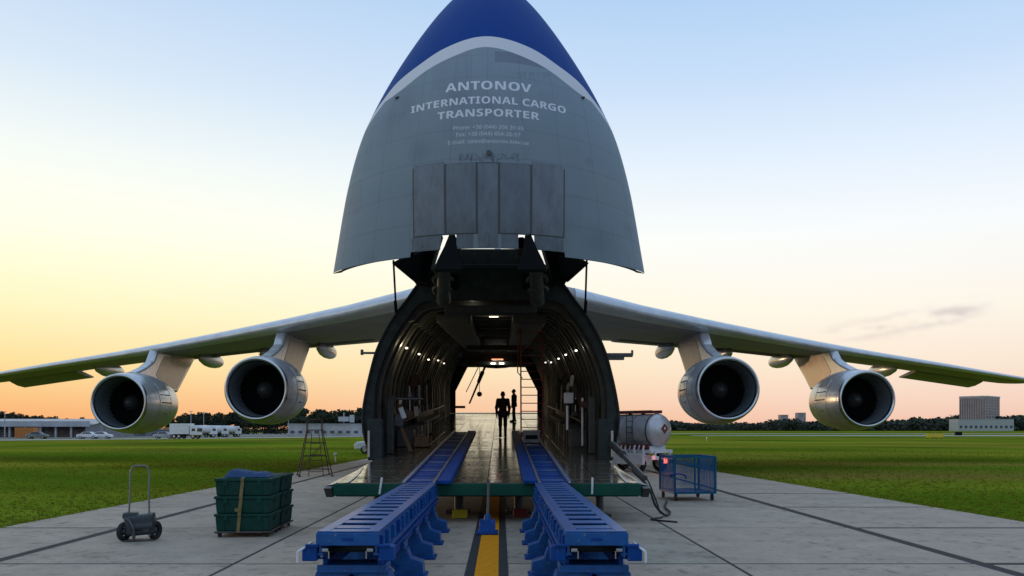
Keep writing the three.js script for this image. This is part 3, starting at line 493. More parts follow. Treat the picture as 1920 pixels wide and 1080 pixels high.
// ---- wings
const st = [ // spanwise x, leading-edge depth, chord, leading-edge height, trailing-edge height, thickness ratio
  [2.2, 35.7, 13.7, 8.02, 7.42, 0.115], [3.6, 36.5, 13.2, 7.86, 7.38, 0.115], [7, 38.5, 11.7, 7.40, 7.32, 0.112], [10.4, 40.5, 10.5, 7.06, 7.18, 0.11], [14.2, 42.75, 9.3, 6.72, 7.02, 0.108], [18, 45, 8.2, 6.42, 6.84, 0.105], [22, 47.4, 7.2, 6.16, 6.52, 0.10], [27.7, 50.7, 5.95, 5.81, 6.05, 0.10], [33.8, 54.4, 4.65, 5.42, 5.48, 0.10], [36.4, 55.9, 4.1, 5.25, 5.30, 0.10]];
const foil = []; { const n = 18, yt = (x) => 5 * (0.2969 * Math.sqrt(x) - 0.126 * x - 0.3516 * x * x + 0.2843 * x ** 3 - 0.1036 * x ** 4); for (let i = 0; i <= n; i++) { const x = 0.5 * (1 + Math.cos(Math.PI * i / n)); foil.push([x, yt(x)]); } for (let i = 1; i <= n; i++) { const x = 0.5 * (1 - Math.cos(Math.PI * i / n)); foil.push([x, -0.72 * yt(x)]); } }
function wingSheet(s, stations, cut = 1) { return sheet(stations.map(([x, d, c, yl, yt, t]) => foil.map(([u, v]) => { const uu = Math.min(u, cut); return V(s * x, lerp(yl, yt, uu) + v * t * c, -(d + uu * c)); }))); }
const engineSpots = [[10.52, 36.8, 3.76], [18.72, 41.3, 3.46]];
for (const s of [-1, 1]) {
  const wing = part('wing', wingSheet(s, st), M.wing);
  const sub = (i, j, u0, u1, drop0, drop1, name) => { const A = st[i], B = st[j], g = [A, B].map(([x, d, c, yl, yt, t]) => { const up = [u0, lerp(u0, u1, 0.5), u1]; return [...up.map((u, k) => V(s * x, lerp(yl, yt, Math.min(u, 1)) + 0.05 - lerp(drop0, drop1, k / 2), -(d + u * c))), ...up.reverse().map((u, k) => V(s * x, lerp(yl, yt, Math.min(u, 1)) - (k === 0 ? 0.02 : 0.16) - lerp(drop1, drop0, k / 2), -(d + u * c)))]; }); const close = g.map((r) => [...r, r[0]]); part(name, [sheet(close), sheet([close[0].slice(0, 3), close[0].slice(3, 6).reverse()]), sheet([close[1].slice(0, 3), close[1].slice(3, 6).reverse()])], M.wing, wing); };
  part('leading_edge_slat', sheet(st.slice(1).map(([x, d, c, yl, yt, t]) => foil.filter(([u]) => u < 0.085).map(([u, v]) => V(s * x, lerp(yl, yt, u) + v * t * c + Math.sign(v) * 0.012, -(d + u * c - 0.03))))), M.slat, wing);
  sub(7, 8, 0.66, 1.04, 0.06, 0.52, 'aileron');
  sub(2, 4, 0.72, 1.0, 0.2, 0.03, 'flap'); sub(4, 6, 0.72, 1.0, 0.17, 0.03, 'flap');
  // flap track fairings under the trailing edge
  for (const [fx, fd, fy, l] of [[10.0, 48.8, 6.62, 4.4], [13.6, 49.8, 6.42, 4.0], [17.6, 51.0, 6.22, 3.8], [25.0, 53.4, 5.78, 3.6]]) part('flap_track_fairing', lathe([[0.001, -l / 2], [0.2, -l * 0.42], [0.34, -l * 0.2], [0.38, 0], [0.36, l * 0.2], [0.30, l * 0.36], [0.22, l * 0.47], [0.001, l * 0.48]], 20).rotateX(-Math.PI / 2).scale(1.0, 1.25, 1).translate(s * fx, fy, -fd), M.cowl, wing);
  for (const [ex, ed, ey] of engineSpots) engine(s * ex - 0.1, ey - (s < 0 && ex > 15 ? 0.15 : 0), -ed, s);
}
function engine(x, y, z, s) {
  const turnZ = (g) => g.rotateX(Math.PI / 2), put = (g) => g.translate(x, y, z), e = (name, gs, m, par) => part(name, (Array.isArray(gs) ? gs : [gs]).map(put), m, par);
  const nac = e('engine', [turnZ(lathe([[1.43, -0.17], [1.50, -0.5], [1.56, -1.1], [1.59, -1.8], [1.58, -2.5], [1.52, -3.2], [1.42, -3.9], [1.35, -4.25], [1.31, -4.27], [1.27, -4.1]], 72)), turnZ(lathe([[1.581, -1.30], [1.588, -1.31], [1.588, -1.36], [1.581, -1.37]], 72)), turnZ(lathe([[1.562, -2.72], [1.572, -2.73], [1.568, -2.78], [1.555, -2.80]], 72))], M.cowl);
  e('intake_lip', turnZ(lathe([[1.235, -0.16], [1.255, -0.06], [1.30, 0.01], [1.35, 0.03], [1.395, 0.0], [1.425, -0.07], [1.437, -0.17]], 72)), M.bareMetal, nac);
  e('intake_duct', turnZ(lathe([[1.235, -0.16], [1.20, -0.5], [1.17, -1.0], [1.17, -1.9]], 64)), M.duct, nac);
  const blades = [], nb = 33; for (let k = 0; k < nb; k++) { const a = k / nb * 2 * Math.PI; blades.push(new THREE.BoxGeometry(0.012, 0.78, 0.24).rotateY(0.75).translate(0, 0.77, -1.55).rotateZ(a)); }
  e('fan', [...blades, turnZ(lathe([[1.16, -1.75], [0.001, -1.75]], 40))], M.black, nac);
  e('spinner', turnZ(lathe([[0.40, -1.5], [0.34, -1.3], [0.2, -1.08], [0.06, -0.97], [0.001, -0.96]], 28)), M.darkSteel, nac);
  e('core_nozzle', turnZ(lathe([[1.28, -4.1], [1.0, -4.6], [0.82, -5.1], [0.62, -5.8], [0.58, -5.8], [0.1, -5.0], [0.001, -5.0]], 40)), M.darkSteel, nac);
  const wl = 6.55 - y + (Math.abs(x) < 15 ? 0.42 : 0.02);           // wing height over the nacelle axis
  const py = e('pylon', prismX([[-0.8, 1.44], [-1.7, 1.66], [-2.8, 1.98], [-3.7, 2.36], [-4.25, wl * 0.93], [-4.7, wl * 1.0], [-5.4, wl * 1.03], [-10.2, wl + 0.1], [-9.6, wl - 0.4], [-8.0, 1.6], [-7.0, 0.8], [-4.2, 0.7], [-2.0, 1.2]], 0.52, 0.12), M.cowl, nac);
  e('pylon_panel', prismX([[-3.9, 1.66], [-5.0, wl * 0.84], [-9.2, wl - 0.3], [-7.8, 1.75], [-6.8, 0.98], [-4.6, 0.95]], 0.545, 0.01), M.pylonSide, py);
  // cowl latches and slots on the side turned to the fuselage
  const slot = (a, z0, z1, h) => { const r = 1.575, ca = Math.cos(a), sa = Math.sin(a); return bx(0.05, h, z1 - z0, 0, 0, (z0 + z1) / 2).rotateZ(s > 0 ? -a : a).translate(-s * ca * r, sa * r, 0); };
  e('cowl_slot', [slot(0.28, -2.6, -1.45, 0.045), slot(0.02, -2.75, -1.5, 0.06)], M.seam, nac);
  e('cowl_hatch', [slot(0.6, -2.5, -1.5, 0.42)], M.cowl, nac);
  e('cowl_slot', [slot(-0.35, -2.0, -1.86, 0.07), slot(-0.35, -2.3, -2.2, 0.05)], M.seam, nac);
}
// ---- tail and landing gear
part('tail_cone', sheet([[57.8, 6.2, 9.4, 3.0], [64, 6.9, 9.9, 2.6], [72, 7.8, 10.4, 1.9], [80, 8.7, 10.7, 1.1], [86, 9.6, 10.6, 0.35]].map(([d, lo, hi, w]) => { const r = []; for (let i = 0; i <= 32; i++) { const a = i / 32 * 2 * Math.PI; r.push(V(Math.cos(a) * w, (lo + hi) / 2 + Math.sin(a) * (hi - lo) / 2, -d)); } return r; })), M.hull);
part('tail_fin', prismX([[-70, 10], [-81, 20.5], [-87, 20.5], [-84, 10.2]], 0.6, 0.15), M.hullWhite);
for (const s of [-1, 1]) {
  part('stabilizer', sheet([[0.5, 76, 7], [8.5, 81.5, 3]].map(([x, d, c]) => foil.map(([u, v]) => V(s * x, 9.9 + v * 0.1 * c, -(d + u * c))))), M.wing);
  for (let k = 0; k < 5; k++) { const d = 41 + k * 1.75; const g = part('main_gear', cyl(V(s * 2.9, 0.64, -d), V(s * 2.4, floorY(d) - 0.2, -d), 0.14), M.darkSteel); part('wheel', new THREE.CylinderGeometry(0.63, 0.63, 0.5, 24).rotateZ(Math.PI / 2).translate(s * 3.2, 0.63, -d), M.rubber, g); part('wheel', new THREE.CylinderGeometry(0.63, 0.63, 0.5, 24).rotateZ(Math.PI / 2).translate(s * 2.55, 0.63, -d), M.rubber, g); }
}
// ---------------------------------------------------------------- loading rails
function girder(xc, side, label, topMat) {
  const D0 = 8.85, D1 = 17.02, L = D1 - D0, g = thing('loading_girder', label, 'loading rail', [xc, 0, -(D0 + D1) / 2]), Y = 0.85, w = 0.66, hz = L / 2;
  g.userData.group = 'blue loading girders in front of the ramp';
  for (const s of [-1, 1]) {
    obj('top_flange', rbx(0.13, 0.02, L, s * 0.265, Y, 0, 0.006), topMat, g);
    obj('side_beam', [rbx(0.03, 0.22, L - 0.02, s * 0.30, Y - 0.122, 0, 0.006), rbx(0.10, 0.025, L - 0.02, s * 0.315, Y - 0.24, 0, 0.006)], M.blue, g);
    obj('lower_rail', [rbx(0.05, 0.19, L - 0.3, s * 0.30, Y - 0.375, -0.1, 0.01), rbx(0.13, 0.02, L - 0.3, s * 0.31, Y - 0.32, -0.1, 0.005)], M.blueDeep, g);
    for (let k = 0; k < 16; k++) obj('web_post', rbx(0.045, 0.16, 0.07, s * 0.335, Y - 0.13, -hz + 0.35 + k * 0.51, 0.008), k % 3 ? M.blue : M.blueDeep, g);
  }
  const n = 15, pitch = (L - 0.34) / n;
  for (let k = 0; k < n; k++) { const o = obj('cross_plate', rbx(0.40, 0.016, pitch - 0.25, 0, 0, 0, 0.005), topMat, g); o.position.set(0, Y - 0.001 + R() * 0.002, -hz + 0.17 + pitch * (k + 0.5)); o.rotation.x = (R() - 0.5) * 0.012; }
  obj('cross_plate', rbx(0.40, 0.016, 0.2, 0, Y, hz - 0.1, 0.005), topMat, g);
  obj('pan', rbx(0.54, 0.015, L - 0.2, 0, Y - 0.22, 0, 0.004), M.black, g);  // black sheet below the slots, painted shade for the inside of the girder
  obj('end_plate', rbx(w + 0.02, 0.135, 0.02, 0, Y - 0.075, hz + 0.012, 0.006), M.blue, g);
  obj('end_socket', [rbx(0.12, 0.03, 0.01, 0, Y - 0.075, hz + 0.027, 0.004)], M.blueDeep, g);
  for (const [k, d] of [9.25, 11.0, 12.55, 14.1, 15.75].entries()) {
    const z = (D0 + D1) / 2 - d, inner = -side;
    const flat = (pts, t, zz) => new THREE.ExtrudeGeometry(new THREE.Shape(pts.map((q) => new THREE.Vector2(...q))), { depth: t, bevelEnabled: true, bevelThickness: 0.006, bevelSize: 0.006, bevelSegments: 1 }).translate(0, 0, zz - t / 2);
    const s = obj('stand', [rbx(0.76, 0.09, 0.40, 0, 0.42, z, 0.012), rbx(0.56, 0.20, 0.08, 0, 0.27, z + 0.1, 0.012)], M.blue, g);
    for (const e of [-1, 1]) {
      obj('leg', flat([[e * 0.27, 0.37], [e * 0.40, 0.37], [e * 0.44, 0.25], [e * 0.60, 0.20], [e * 0.62, 0.03], [e * 0.24, 0.03]].map(([x, y]) => [x, y]), 0.24, z), M.blue, s);
      obj('foot', rbx(0.46, 0.03, 0.42, e * 0.43, 0.018, z, 0.008), M.blueDeep, s);
      obj('brace', bar(V(e * 0.28, 0.12, z + 0.16), V(-e * 0.05, 0.38, z + 0.16), 0.045), M.blueDeep, s);
    }
  }
  for (const e of [-1, 1]) { // pull handles and pins at the near corners
    obj('corner_bracket', [rbx(0.16, 0.16, 0.2, e * 0.41, Y - 0.23, hz - 0.08, 0.015), rbx(0.14, 0.03, 0.05, e * 0.38, Y - 0.14, hz + 0.02, 0.006)], M.blueDeep, g);
    if (e === side) obj('handle', [cyl(V(e * 0.42, Y - 0.13, hz - 0.12), V(e * 0.50, Y - 0.19, hz + 0.16), 0.013), cyl(V(e * 0.50, Y - 0.19, hz + 0.16), V(e * 0.50, Y - 0.3, hz + 0.16), 0.013)], M.whitePaint, g);
    obj('locking_pin', [rbx(0.07, 0.035, 0.03, e * 0.24, Y - 0.19, hz + 0.025, 0.008), cyl(V(e * 0.2, Y - 0.2, hz + 0.03), V(e * 0.2, Y - 0.28, hz + 0.03), 0.008)], M.steel, g);
  }
  return g;
}
girder(-1.36, -1, 'left blue steel loading girder on trestle stands before the ramp', M.blue);
girder(1.30, 1, 'right blue steel loading girder on trestle stands before the ramp', M.blue);
function rampTrack(s, label) {
  const d0 = 17.03, d1 = 35, L = (d1 - d0) / Math.cos(Math.atan(SLOPE)), dm = (d0 + d1) / 2, g = thing('ramp_track', label, 'loading rail', [0, floorY(dm) + 0.005, -dm]);
  g.rotation.x = Math.atan(SLOPE); g.userData.group = 'blue rail tracks laid on the ramp';
  const x = (v) => s * v;
  obj('base_plate', rbx(0.99, 0.02, L, x(1.245), 0.016, 0, 0.004), M.blueDeep, g);
  obj('outer_channel', [rbx(0.12, 0.05, L, x(1.69), 0.052, 0, 0.008)], M.blue, g);
  obj('inner_channel', [rbx(0.32, 0.05, L, x(0.92), 0.052, 0, 0.008)], M.blueDeep, g);
  obj('guide_rail', rbx(0.045, 0.03, L + 0.5, x(1.66), 0.093, 0.25, 0.008), M.steel, g); obj('guide_rail', rbx(0.045, 0.03, L + 0.5, x(1.06), 0.093, 0.25, 0.008), M.steel, g);
  for (let k = 0; k < 18; k++) obj('tie_plate', rbx(0.52, 0.012, 0.28, x(1.355), 0.033, -L / 2 + 0.6 + k * 1.0, 0.004), k % 2 ? M.blue : M.blueDeep, g);
  return g;
}
rampTrack(-1, 'left blue rail track running up the ramp into the hold'); rampTrack(1, 'right blue rail track running up the ramp under the red ladder');
{ // centre jack between the girders
  const g = thing('support_jack', 'blue jack stand with a pole under the ramp edge at the yellow line', 'jack', [0.03, 0.0125, -15.4]);
  obj('base', [prismX([[-0.22, 0], [0.22, 0], [0.06, 0.26], [-0.06, 0.26]], 0.30, 0.012), rbx(0.40, 0.04, 0.5, 0, 0.022, 0, 0.01)], M.blueDeep, g); obj('collar', cyl(V(0, 0.24, 0), V(0, 0.36, 0), 0.07, 0.05, 14), M.blue, g);
  obj('pole', cyl(V(0, 0.3, 0), V(0, 0.86, -1.7), 0.025), M.darkSteel, g);
}
for (const [x, z, n] of [[-0.62, -18.2, 'left'], [0.72, -18.4, 'right']]) { // chocks under the ramp
  const o = obj('wheel_chock', prismX([[-0.14, 0], [0.14, 0], [0.03, 0.17], [-0.03, 0.17]], 0.32, 0.012).translate(x, 0.014, z), n === 'left' ? M.yellowSign : M.redPaint); tag(o, n === 'left' ? 'yellow wedge chock on the ground under the ramp' : 'red wedge chock on the ground under the ramp', 'chock');
}
// ---------------------------------------------------------------- crates, strap, tarpaulin
function crateStack(x, z, turn, m, where, n) {
  for (let k = 0; k < n; k++) {
    const h = 0.315, w = 0.98, d = 0.9, g = thing('plastic_crate', `green lidded crate, ${['bottom', 'middle', 'top'][k]} one of the ${where} stack of three`, 'crate', [x, 0.115 + k * (h + 0.003), z], turn, 'green crates stacked on the apron');
    obj('body', (() => { const b = rbx(w, h - 0.055, d, 0, (h - 0.055) / 2, 0, 0.02), p = b.attributes.position; for (let i = 0; i < p.count; i++) { const t = p.getY(i) / h, s = lerp(0.955, 1, t); p.setX(i, p.getX(i) * s); p.setZ(i, p.getZ(i) * s); } b.computeVertexNormals(); return b; })(), m, g);
    obj('lid', [rbx(w + 0.035, 0.05, d + 0.035, 0, h - 0.03, 0, 0.014), rbx(w - 0.1, 0.008, d - 0.1, 0, h - 0.002, 0, 0.003)], m, g);
    for (const s of [-1, 1]) { obj('handle', [rbx(0.02, 0.06, 0.24, s * (w / 2 + 0.004), h * 0.62, 0, 0.008)], M.crateDark, g); for (const e of [-0.3, 0.3]) obj('latch', rbx(0.07, 0.11, 0.02, e, h - 0.08, s * (d / 2 + 0.006), 0.006), m, g); }
    for (const i of [-2.6, 2.6]) obj('rib', rbx(0.018, h - 0.1, 0.014, i * 0.13 + (i === 0 ? 0.02 : 0), h * 0.42, d / 2 - 0.006, 0.004), m, g);
  }
  const p = thing('wheeled_pallet', `low dark dolly on castors under the ${where} crate stack`, 'dolly', [x, 0, z], turn, 'dollies under the crates');
  obj('deck', rbx(1.0, 0.035, 0.92, 0, 0.096, 0, 0.008), M.darkSteel, p);
  for (const a of [-0.42, 0.42]) for (const b of [-0.38, 0.38]) obj('castor', [new THREE.CylinderGeometry(0.037, 0.037, 0.05, 14).rotateZ(Math.PI / 2).translate(a, 0.038, b), rbx(0.07, 0.03, 0.07, a, 0.07, b, 0.006)], M.rubber, p);
}
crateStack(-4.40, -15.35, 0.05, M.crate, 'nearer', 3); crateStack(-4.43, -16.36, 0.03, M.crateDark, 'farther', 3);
{
  const c = V(-4.40, 0, -15.35), t = 0.05, f = (x, y, z) => V(x, y, z).applyAxisAngle(V(0, 1, 0), t).add(c), pts = [];
  for (const [y, z] of [[0.085, 0.46], [0.12, 0.47], [0.36, 0.462], [0.405, 0.487], [0.43, 0.487], [0.68, 0.462], [0.72, 0.487], [0.75, 0.487], [1.0, 0.462], [1.04, 0.486], [1.078, 0.485], [1.084, 0.3]]) pts.push([y, z]);
  const tag1 = obj('cargo_strap', [sheet(pts.map(([y, z]) => [f(-0.02 - 0.09 * (1.08 - y), y, z), f(0.04 - 0.09 * (1.08 - y), y, z)])), rbx(0.09, 0.06, 0.02, -0.02, 0, 0, 0.006).rotateY(t).translate(...f(-0.06, 0.5, 0.49).toArray())], M.strap); tag(tag1, 'dull yellow ratchet strap down the front of the green crates', 'strap');
  const rows = []; for (let j = 0; j <= 16; j++) { const row = []; for (let i = 0; i <= 22; i++) { const u = i / 22 - 0.5, v = j / 16 - 0.5, e = Math.min(0.5 - Math.abs(u), 0.5 - Math.abs(v)); row.push(f(0.03 + u * 0.78, 1.078 + smooth(0, 0.12, e) * (0.075 + 0.10 * clamp(-u * 1.2 + 0.1) + 0.06 * fbm(u * 6, v * 6, 3, 3)), 0.02 + v * 0.66)); } rows.push(row); }
  tag(obj('folded_tarpaulin', sheet(rows), M.tarp), 'crumpled blue tarpaulin lying on top of the green crates', 'tarpaulin');
}
{ // hand trolley with a dark machine
  const g = thing('hand_trolley', 'dark wheeled hand trolley with a tall looped grey handle', 'hand trolley', [-6.08, 0, -14.55], 0.25);
  obj('handle', tube([V(-0.17, 0.34, 0.06), V(-0.155, 0.8, 0.0), V(-0.15, 1.2, -0.05), V(-0.11, 1.29, -0.06), V(0, 1.305, -0.065), V(0.11, 1.29, -0.06), V(0.15, 1.2, -0.05), V(0.155, 0.8, 0.0), V(0.17, 0.34, 0.06)], 0.017, 70, 10), mat([0.16, 0.17, 0.15], 0.5, { metalness: 0.5 }), g);
  obj('frame', [cyl(V(-0.17, 0.34, 0.06), V(-0.06, 0.08, 0.24), 0.018), cyl(V(0.17, 0.34, 0.06), V(0.2, 0.08, 0.2), 0.018), cyl(V(-0.24, 0.40, 0.02), V(0.26, 0.46, 0.02), 0.028), tube([V(-0.16, 0.4, 0.2), V(-0.08, 0.3, 0.26), V(-0.04, 0.14, 0.27), V(-0.05, 0.03, 0.27)], 0.022, 20, 8)], M.darkSteel, g);
  obj('machine', [rbx(0.48, 0.36, 0.36, 0.02, 0.28, 0.02, 0.06, [0, 0, 0.08]), rbx(0.24, 0.12, 0.26, -0.14, 0.44, 0.02, 0.04), cyl(V(-0.1, 0.24, 0.15), V(0.24, 0.27, 0.15), 0.085, 0.085, 16), rbx(0.12, 0.12, 0.05, 0.14, 0.2, 0.2, 0.02)], mat([0.035, 0.045, 0.05], 0.5, { map: G3a }), g);
  for (const [x, z] of [[-0.235, 0.1], [0.26, 0.02]]) { const w = obj('wheel', new THREE.TorusGeometry(0.125, 0.045, 10, 22).rotateY(Math.PI / 2 - 0.5).translate(x, 0.17, z), M.rubber, g); obj('hub', cyl(V(x - 0.03, 0.17, z), V(x + 0.03, 0.17, z), 0.07, 0.06, 14), M.darkSteel, w); }
  obj('skid', rbx(0.5, 0.03, 0.24, 0.02, 0.015, 0.1, 0.01), M.darkSteel, g);
}
{ // blue mesh-sided cart
  const W = 1.14, Dp = 1.35, H = 1.14, y0 = 0.22, g = thing('mesh_cart', 'blue cage cart with wire mesh sides at the right of the ramp', 'cart', [5.5, 0, -23.15], 0.10), b = (a, c, w = 0.045) => bar(V(...a), V(...c), w);
  const hw = W / 2, hd = Dp / 2, T = H + 0.06;
  for (const x of [-hw, hw]) for (const z of [-hd, hd]) obj('corner_post', rbx(0.055, T - y0 + 0.02, 0.055, x, (T + y0) / 2, z, 0.008), M.teal, g);
  for (const y of [y0, T]) { for (const z of [-hd, hd]) obj('rail', b([-hw + 0.03, y, z], [hw - 0.03, y, z], 0.05), M.teal, g); for (const x of [-hw, hw]) obj('rail', b([x, y, -hd + 0.03], [x, y, hd - 0.03], 0.05), M.blue, g); }
  obj('middle_post', b([0, y0 + 0.03, hd], [0, T - 0.03, hd], 0.035), M.teal, g); obj('brace', b([-hw + 0.04, 0.62, hd - 0.012], [hw - 0.04, 0.34, hd - 0.012], 0.03), M.blue, g); obj('brace', b([-hw + 0.04, T - 0.12, hd - 0.012], [hw - 0.04, T - 0.34, hd - 0.012], 0.03), M.blue, g);
  obj('deck', rbx(W - 0.03, 0.03, Dp - 0.03, 0, y0 + 0.005, 0, 0.006), M.blueDeep, g);
  const net = (n1, n2, f) => { const gs = []; for (let i = 1; i < n1; i++) gs.push(bar(f(i / n1, 0), f(i / n1, 1), 0.006)); for (let j = 1; j < n2; j++) gs.push(bar(f(0, j / n2), f(1, j / n2), 0.006)); return gs; };
  const mp = (f, m) => { const o = obj('mesh_panel', net(34, 30, f), m, g); o.userData.kind = 'stuff'; };
  mp((u, v) => V(lerp(-hw, hw, u), lerp(y0, T, v), hd), M.teal); mp((u, v) => V(lerp(-hw, hw, u), lerp(y0, T, v), -hd), M.teal); mp((u, v) => V(-hw, lerp(y0, T, v), lerp(-hd, hd, u)), M.blue); mp((u, v) => V(hw, lerp(y0, T, v), lerp(-hd, hd, u)), M.blue);
  obj('towing_handle', tube([V(-hw - 0.02, 0.66, hd - 0.2), V(-hw - 0.12, 0.72, hd + 0.05), V(-hw + 0.1, 0.75, hd + 0.14), V(-hw + 0.28, 0.68, hd + 0.08), V(-hw + 0.3, 0.62, hd + 0.02)], 0.022, 24, 8), M.blueDeep, g);
  for (const x of [-hw + 0.06, hw - 0.06]) for (const z of [-hd + 0.1, hd - 0.1]) { const c = obj('castor', new THREE.CylinderGeometry(0.085, 0.085, 0.05, 18).rotateZ(Math.PI / 2).translate(x, 0.087, z), M.rubber, g); obj('fork', rbx(0.07, 0.08, 0.08, x, 0.175, z, 0.008), M.blueDeep, c); }
}
{ // fuel tanker beside the fuselage
  const g = thing('fuel_tanker', 'polished metal fuel tanker with a red hazard diamond beside the fuselage', 'tanker', [6.35, 0, -38.6], 0.62);
  const r = 0.80, L = 3.7, cy = 2.02, prof = []; for (let i = 0; i <= 10; i++) { const a = i / 10 * Math.PI / 2; prof.push([Math.max(Math.sin(a) * r, 0.001), L / 2 + Math.cos(a) * 0.42]); } for (let i = 10; i >= 0; i--) { const a = i / 10 * Math.PI / 2; prof.push([Math.max(Math.sin(a) * r, 0.001), -L / 2 - Math.cos(a) * 0.42]); }
  const tank = obj('tank', lathe(prof, 48).rotateX(Math.PI / 2).translate(0, cy, 0), M.tank, g);
  for (const z of [-1.75, -0.9, 0, 0.9, 1.8]) obj('band', lathe([[r + 0.001, -0.04], [r + 0.018, -0.03], [r + 0.018, 0.03], [r + 0.001, 0.04]], 48).rotateX(Math.PI / 2).translate(0, cy, z), Math.abs(z) > 1.7 ? M.darkSteel : M.steel, tank);
  obj('walkway', [rbx(0.7, 0.05, L - 0.1, 0, cy + r + 0.05, 0, 0.01), rbx(0.05, 0.14, L - 0.1, -0.33, cy + r + 0.1, 0, 0.01), rbx(0.05, 0.14, L - 0.1, 0.33, cy + r + 0.1, 0, 0.01)], M.redPaint, tank);
  const lad = [cyl(V(-0.86, 1.2, 0.6), V(-0.86, 2.95, 0.6), 0.022), cyl(V(-0.86, 1.2, 1.0), V(-0.86, 2.95, 1.0), 0.022)]; for (let k = 0; k < 6; k++) lad.push(cyl(V(-0.86, 1.35 + k * 0.28, 0.6), V(-0.86, 1.35 + k * 0.28, 1.0), 0.018)); obj('tank_ladder', lad, M.darkSteel, tank);
  const dia = new THREE.CylinderGeometry(0.25, 0.25, 0.012, 4).rotateX(Math.PI / 2); const pl = obj('hazard_placard', dia.clone().translate(0.02, cy + 0.08, L / 2 + 0.425), M.redPaint, tank); obj('placard_symbol', [rbx(0.1, 0.1, 0.006, 0.02, cy + 0.10, L / 2 + 0.434, 0.03)], M.whitePaint, pl);
  obj('chassis', [rbx(1.5, 0.16, L + 0.5, 0, 1.02, 0, 0.02), rbx(1.1, 0.2, L, 0, 1.18, 0, 0.02)], M.whitePaint, g);
  for (let k = 0; k < 6; k++) obj('delivery_hose', tube([V(-0.78, 1.3, 0.2 + k * 0.3), V(-0.86, 1.1, 0.22 + k * 0.3), V(-0.82, 0.85, 0.26 + k * 0.3), V(-0.72, 0.78, 0.2 + k * 0.3)], 0.05, 14, 8), k % 2 ? M.whitePaint : M.steel, g);
  obj('hose_rack', rbx(0.05, 0.5, 2.0, -0.70, 1.12, 0.95, 0.02), M.redPaint, g);
  obj('equipment_cabinet', [rbx(0.5, 0.55, 2.1, -0.68, 0.66, 0.7, 0.03)], M.whitePaint, g); obj('cabinet_latch', rbx(0.02, 0.05, 0.14, -0.94, 0.74, 0.7, 0.006), M.black, g); obj('bumper', [rbx(1.7, 0.16, 0.12, 0, 0.72, L / 2 + 0.32, 0.02), rbx(0.2, 0.24, 0.08, 0.12, 0.56, L / 2 + 0.32, 0.01), rbx(0.08, 0.3, 0.1, -0.5, 0.9, L / 2 + 0.3, 0.01), rbx(0.08, 0.3, 0.1, 0.5, 0.9, L / 2 + 0.3, 0.01)], M.whitePaint, g);
  for (const s of [-1, 1]) for (const z of [-1.25, 1.3]) { const w = obj('wheel', new THREE.TorusGeometry(0.34, 0.13, 12, 26).rotateY(Math.PI / 2).translate(s * 0.72, 0.47, z), M.rubber, g); obj('rim', new THREE.CylinderGeometry(0.27, 0.27, 0.16, 20).rotateZ(Math.PI / 2).translate(s * 0.72, 0.47, z), M.steel, w); }
  for (const s of [-1, 1]) { const m = lampGlow([1, 0.12, 0.08], s > 0 ? 5 : 0.4), t = obj('tail_light', rbx(0.2, 0.2, 0.04, 0, 0, 0, 0.02), m, g); t.position.set(s > 0 ? 0.12 : -0.7, s > 0 ? 0.56 : 0.74, L / 2 + 0.40); if (s > 0) { const l = new THREE.PointLight(new THREE.Color().setRGB(1, 0.15, 0.1), 0.6, 0, 2); l.castShadow = true; t.add(l); } }
  g.scale.setScalar(0.94);
  obj('drawbar', [cyl(V(0, 0.8, -L / 2 - 0.2), V(0, 0.62, -L / 2 - 1.3), 0.05)], M.darkSteel, g);
}
{ // hoses from the ramp corner to the ground
  const a = obj('ground_hose', tube([V(3.42, 0.95, -19.6), V(3.62, 0.62, -18.6), V(3.7, 0.25, -18.2), V(3.9, 0.06, -18.3), V(4.15, 0.045, -18.9), V(4.3, 0.045, -20.2), V(4.7, 0.045, -22.0)], 0.028, 60, 8), M.rubber); tag(a, 'thick black hose drooping from the right ramp corner to the ground', 'hose');
  const b = obj('ground_cable', tube([V(3.45, 1.0, -21.2), V(3.8, 0.8, -20.2), V(3.88, 0.4, -19.4), V(3.98, 0.03, -19.2), V(3.8, 0.022, -18.1), V(3.5, 0.022, -17.7), V(3.95, 0.022, -17.2)], 0.018, 60, 8), M.rubber); tag(b, 'thin black cable curling on the ground by the right ramp corner', 'cable');
}
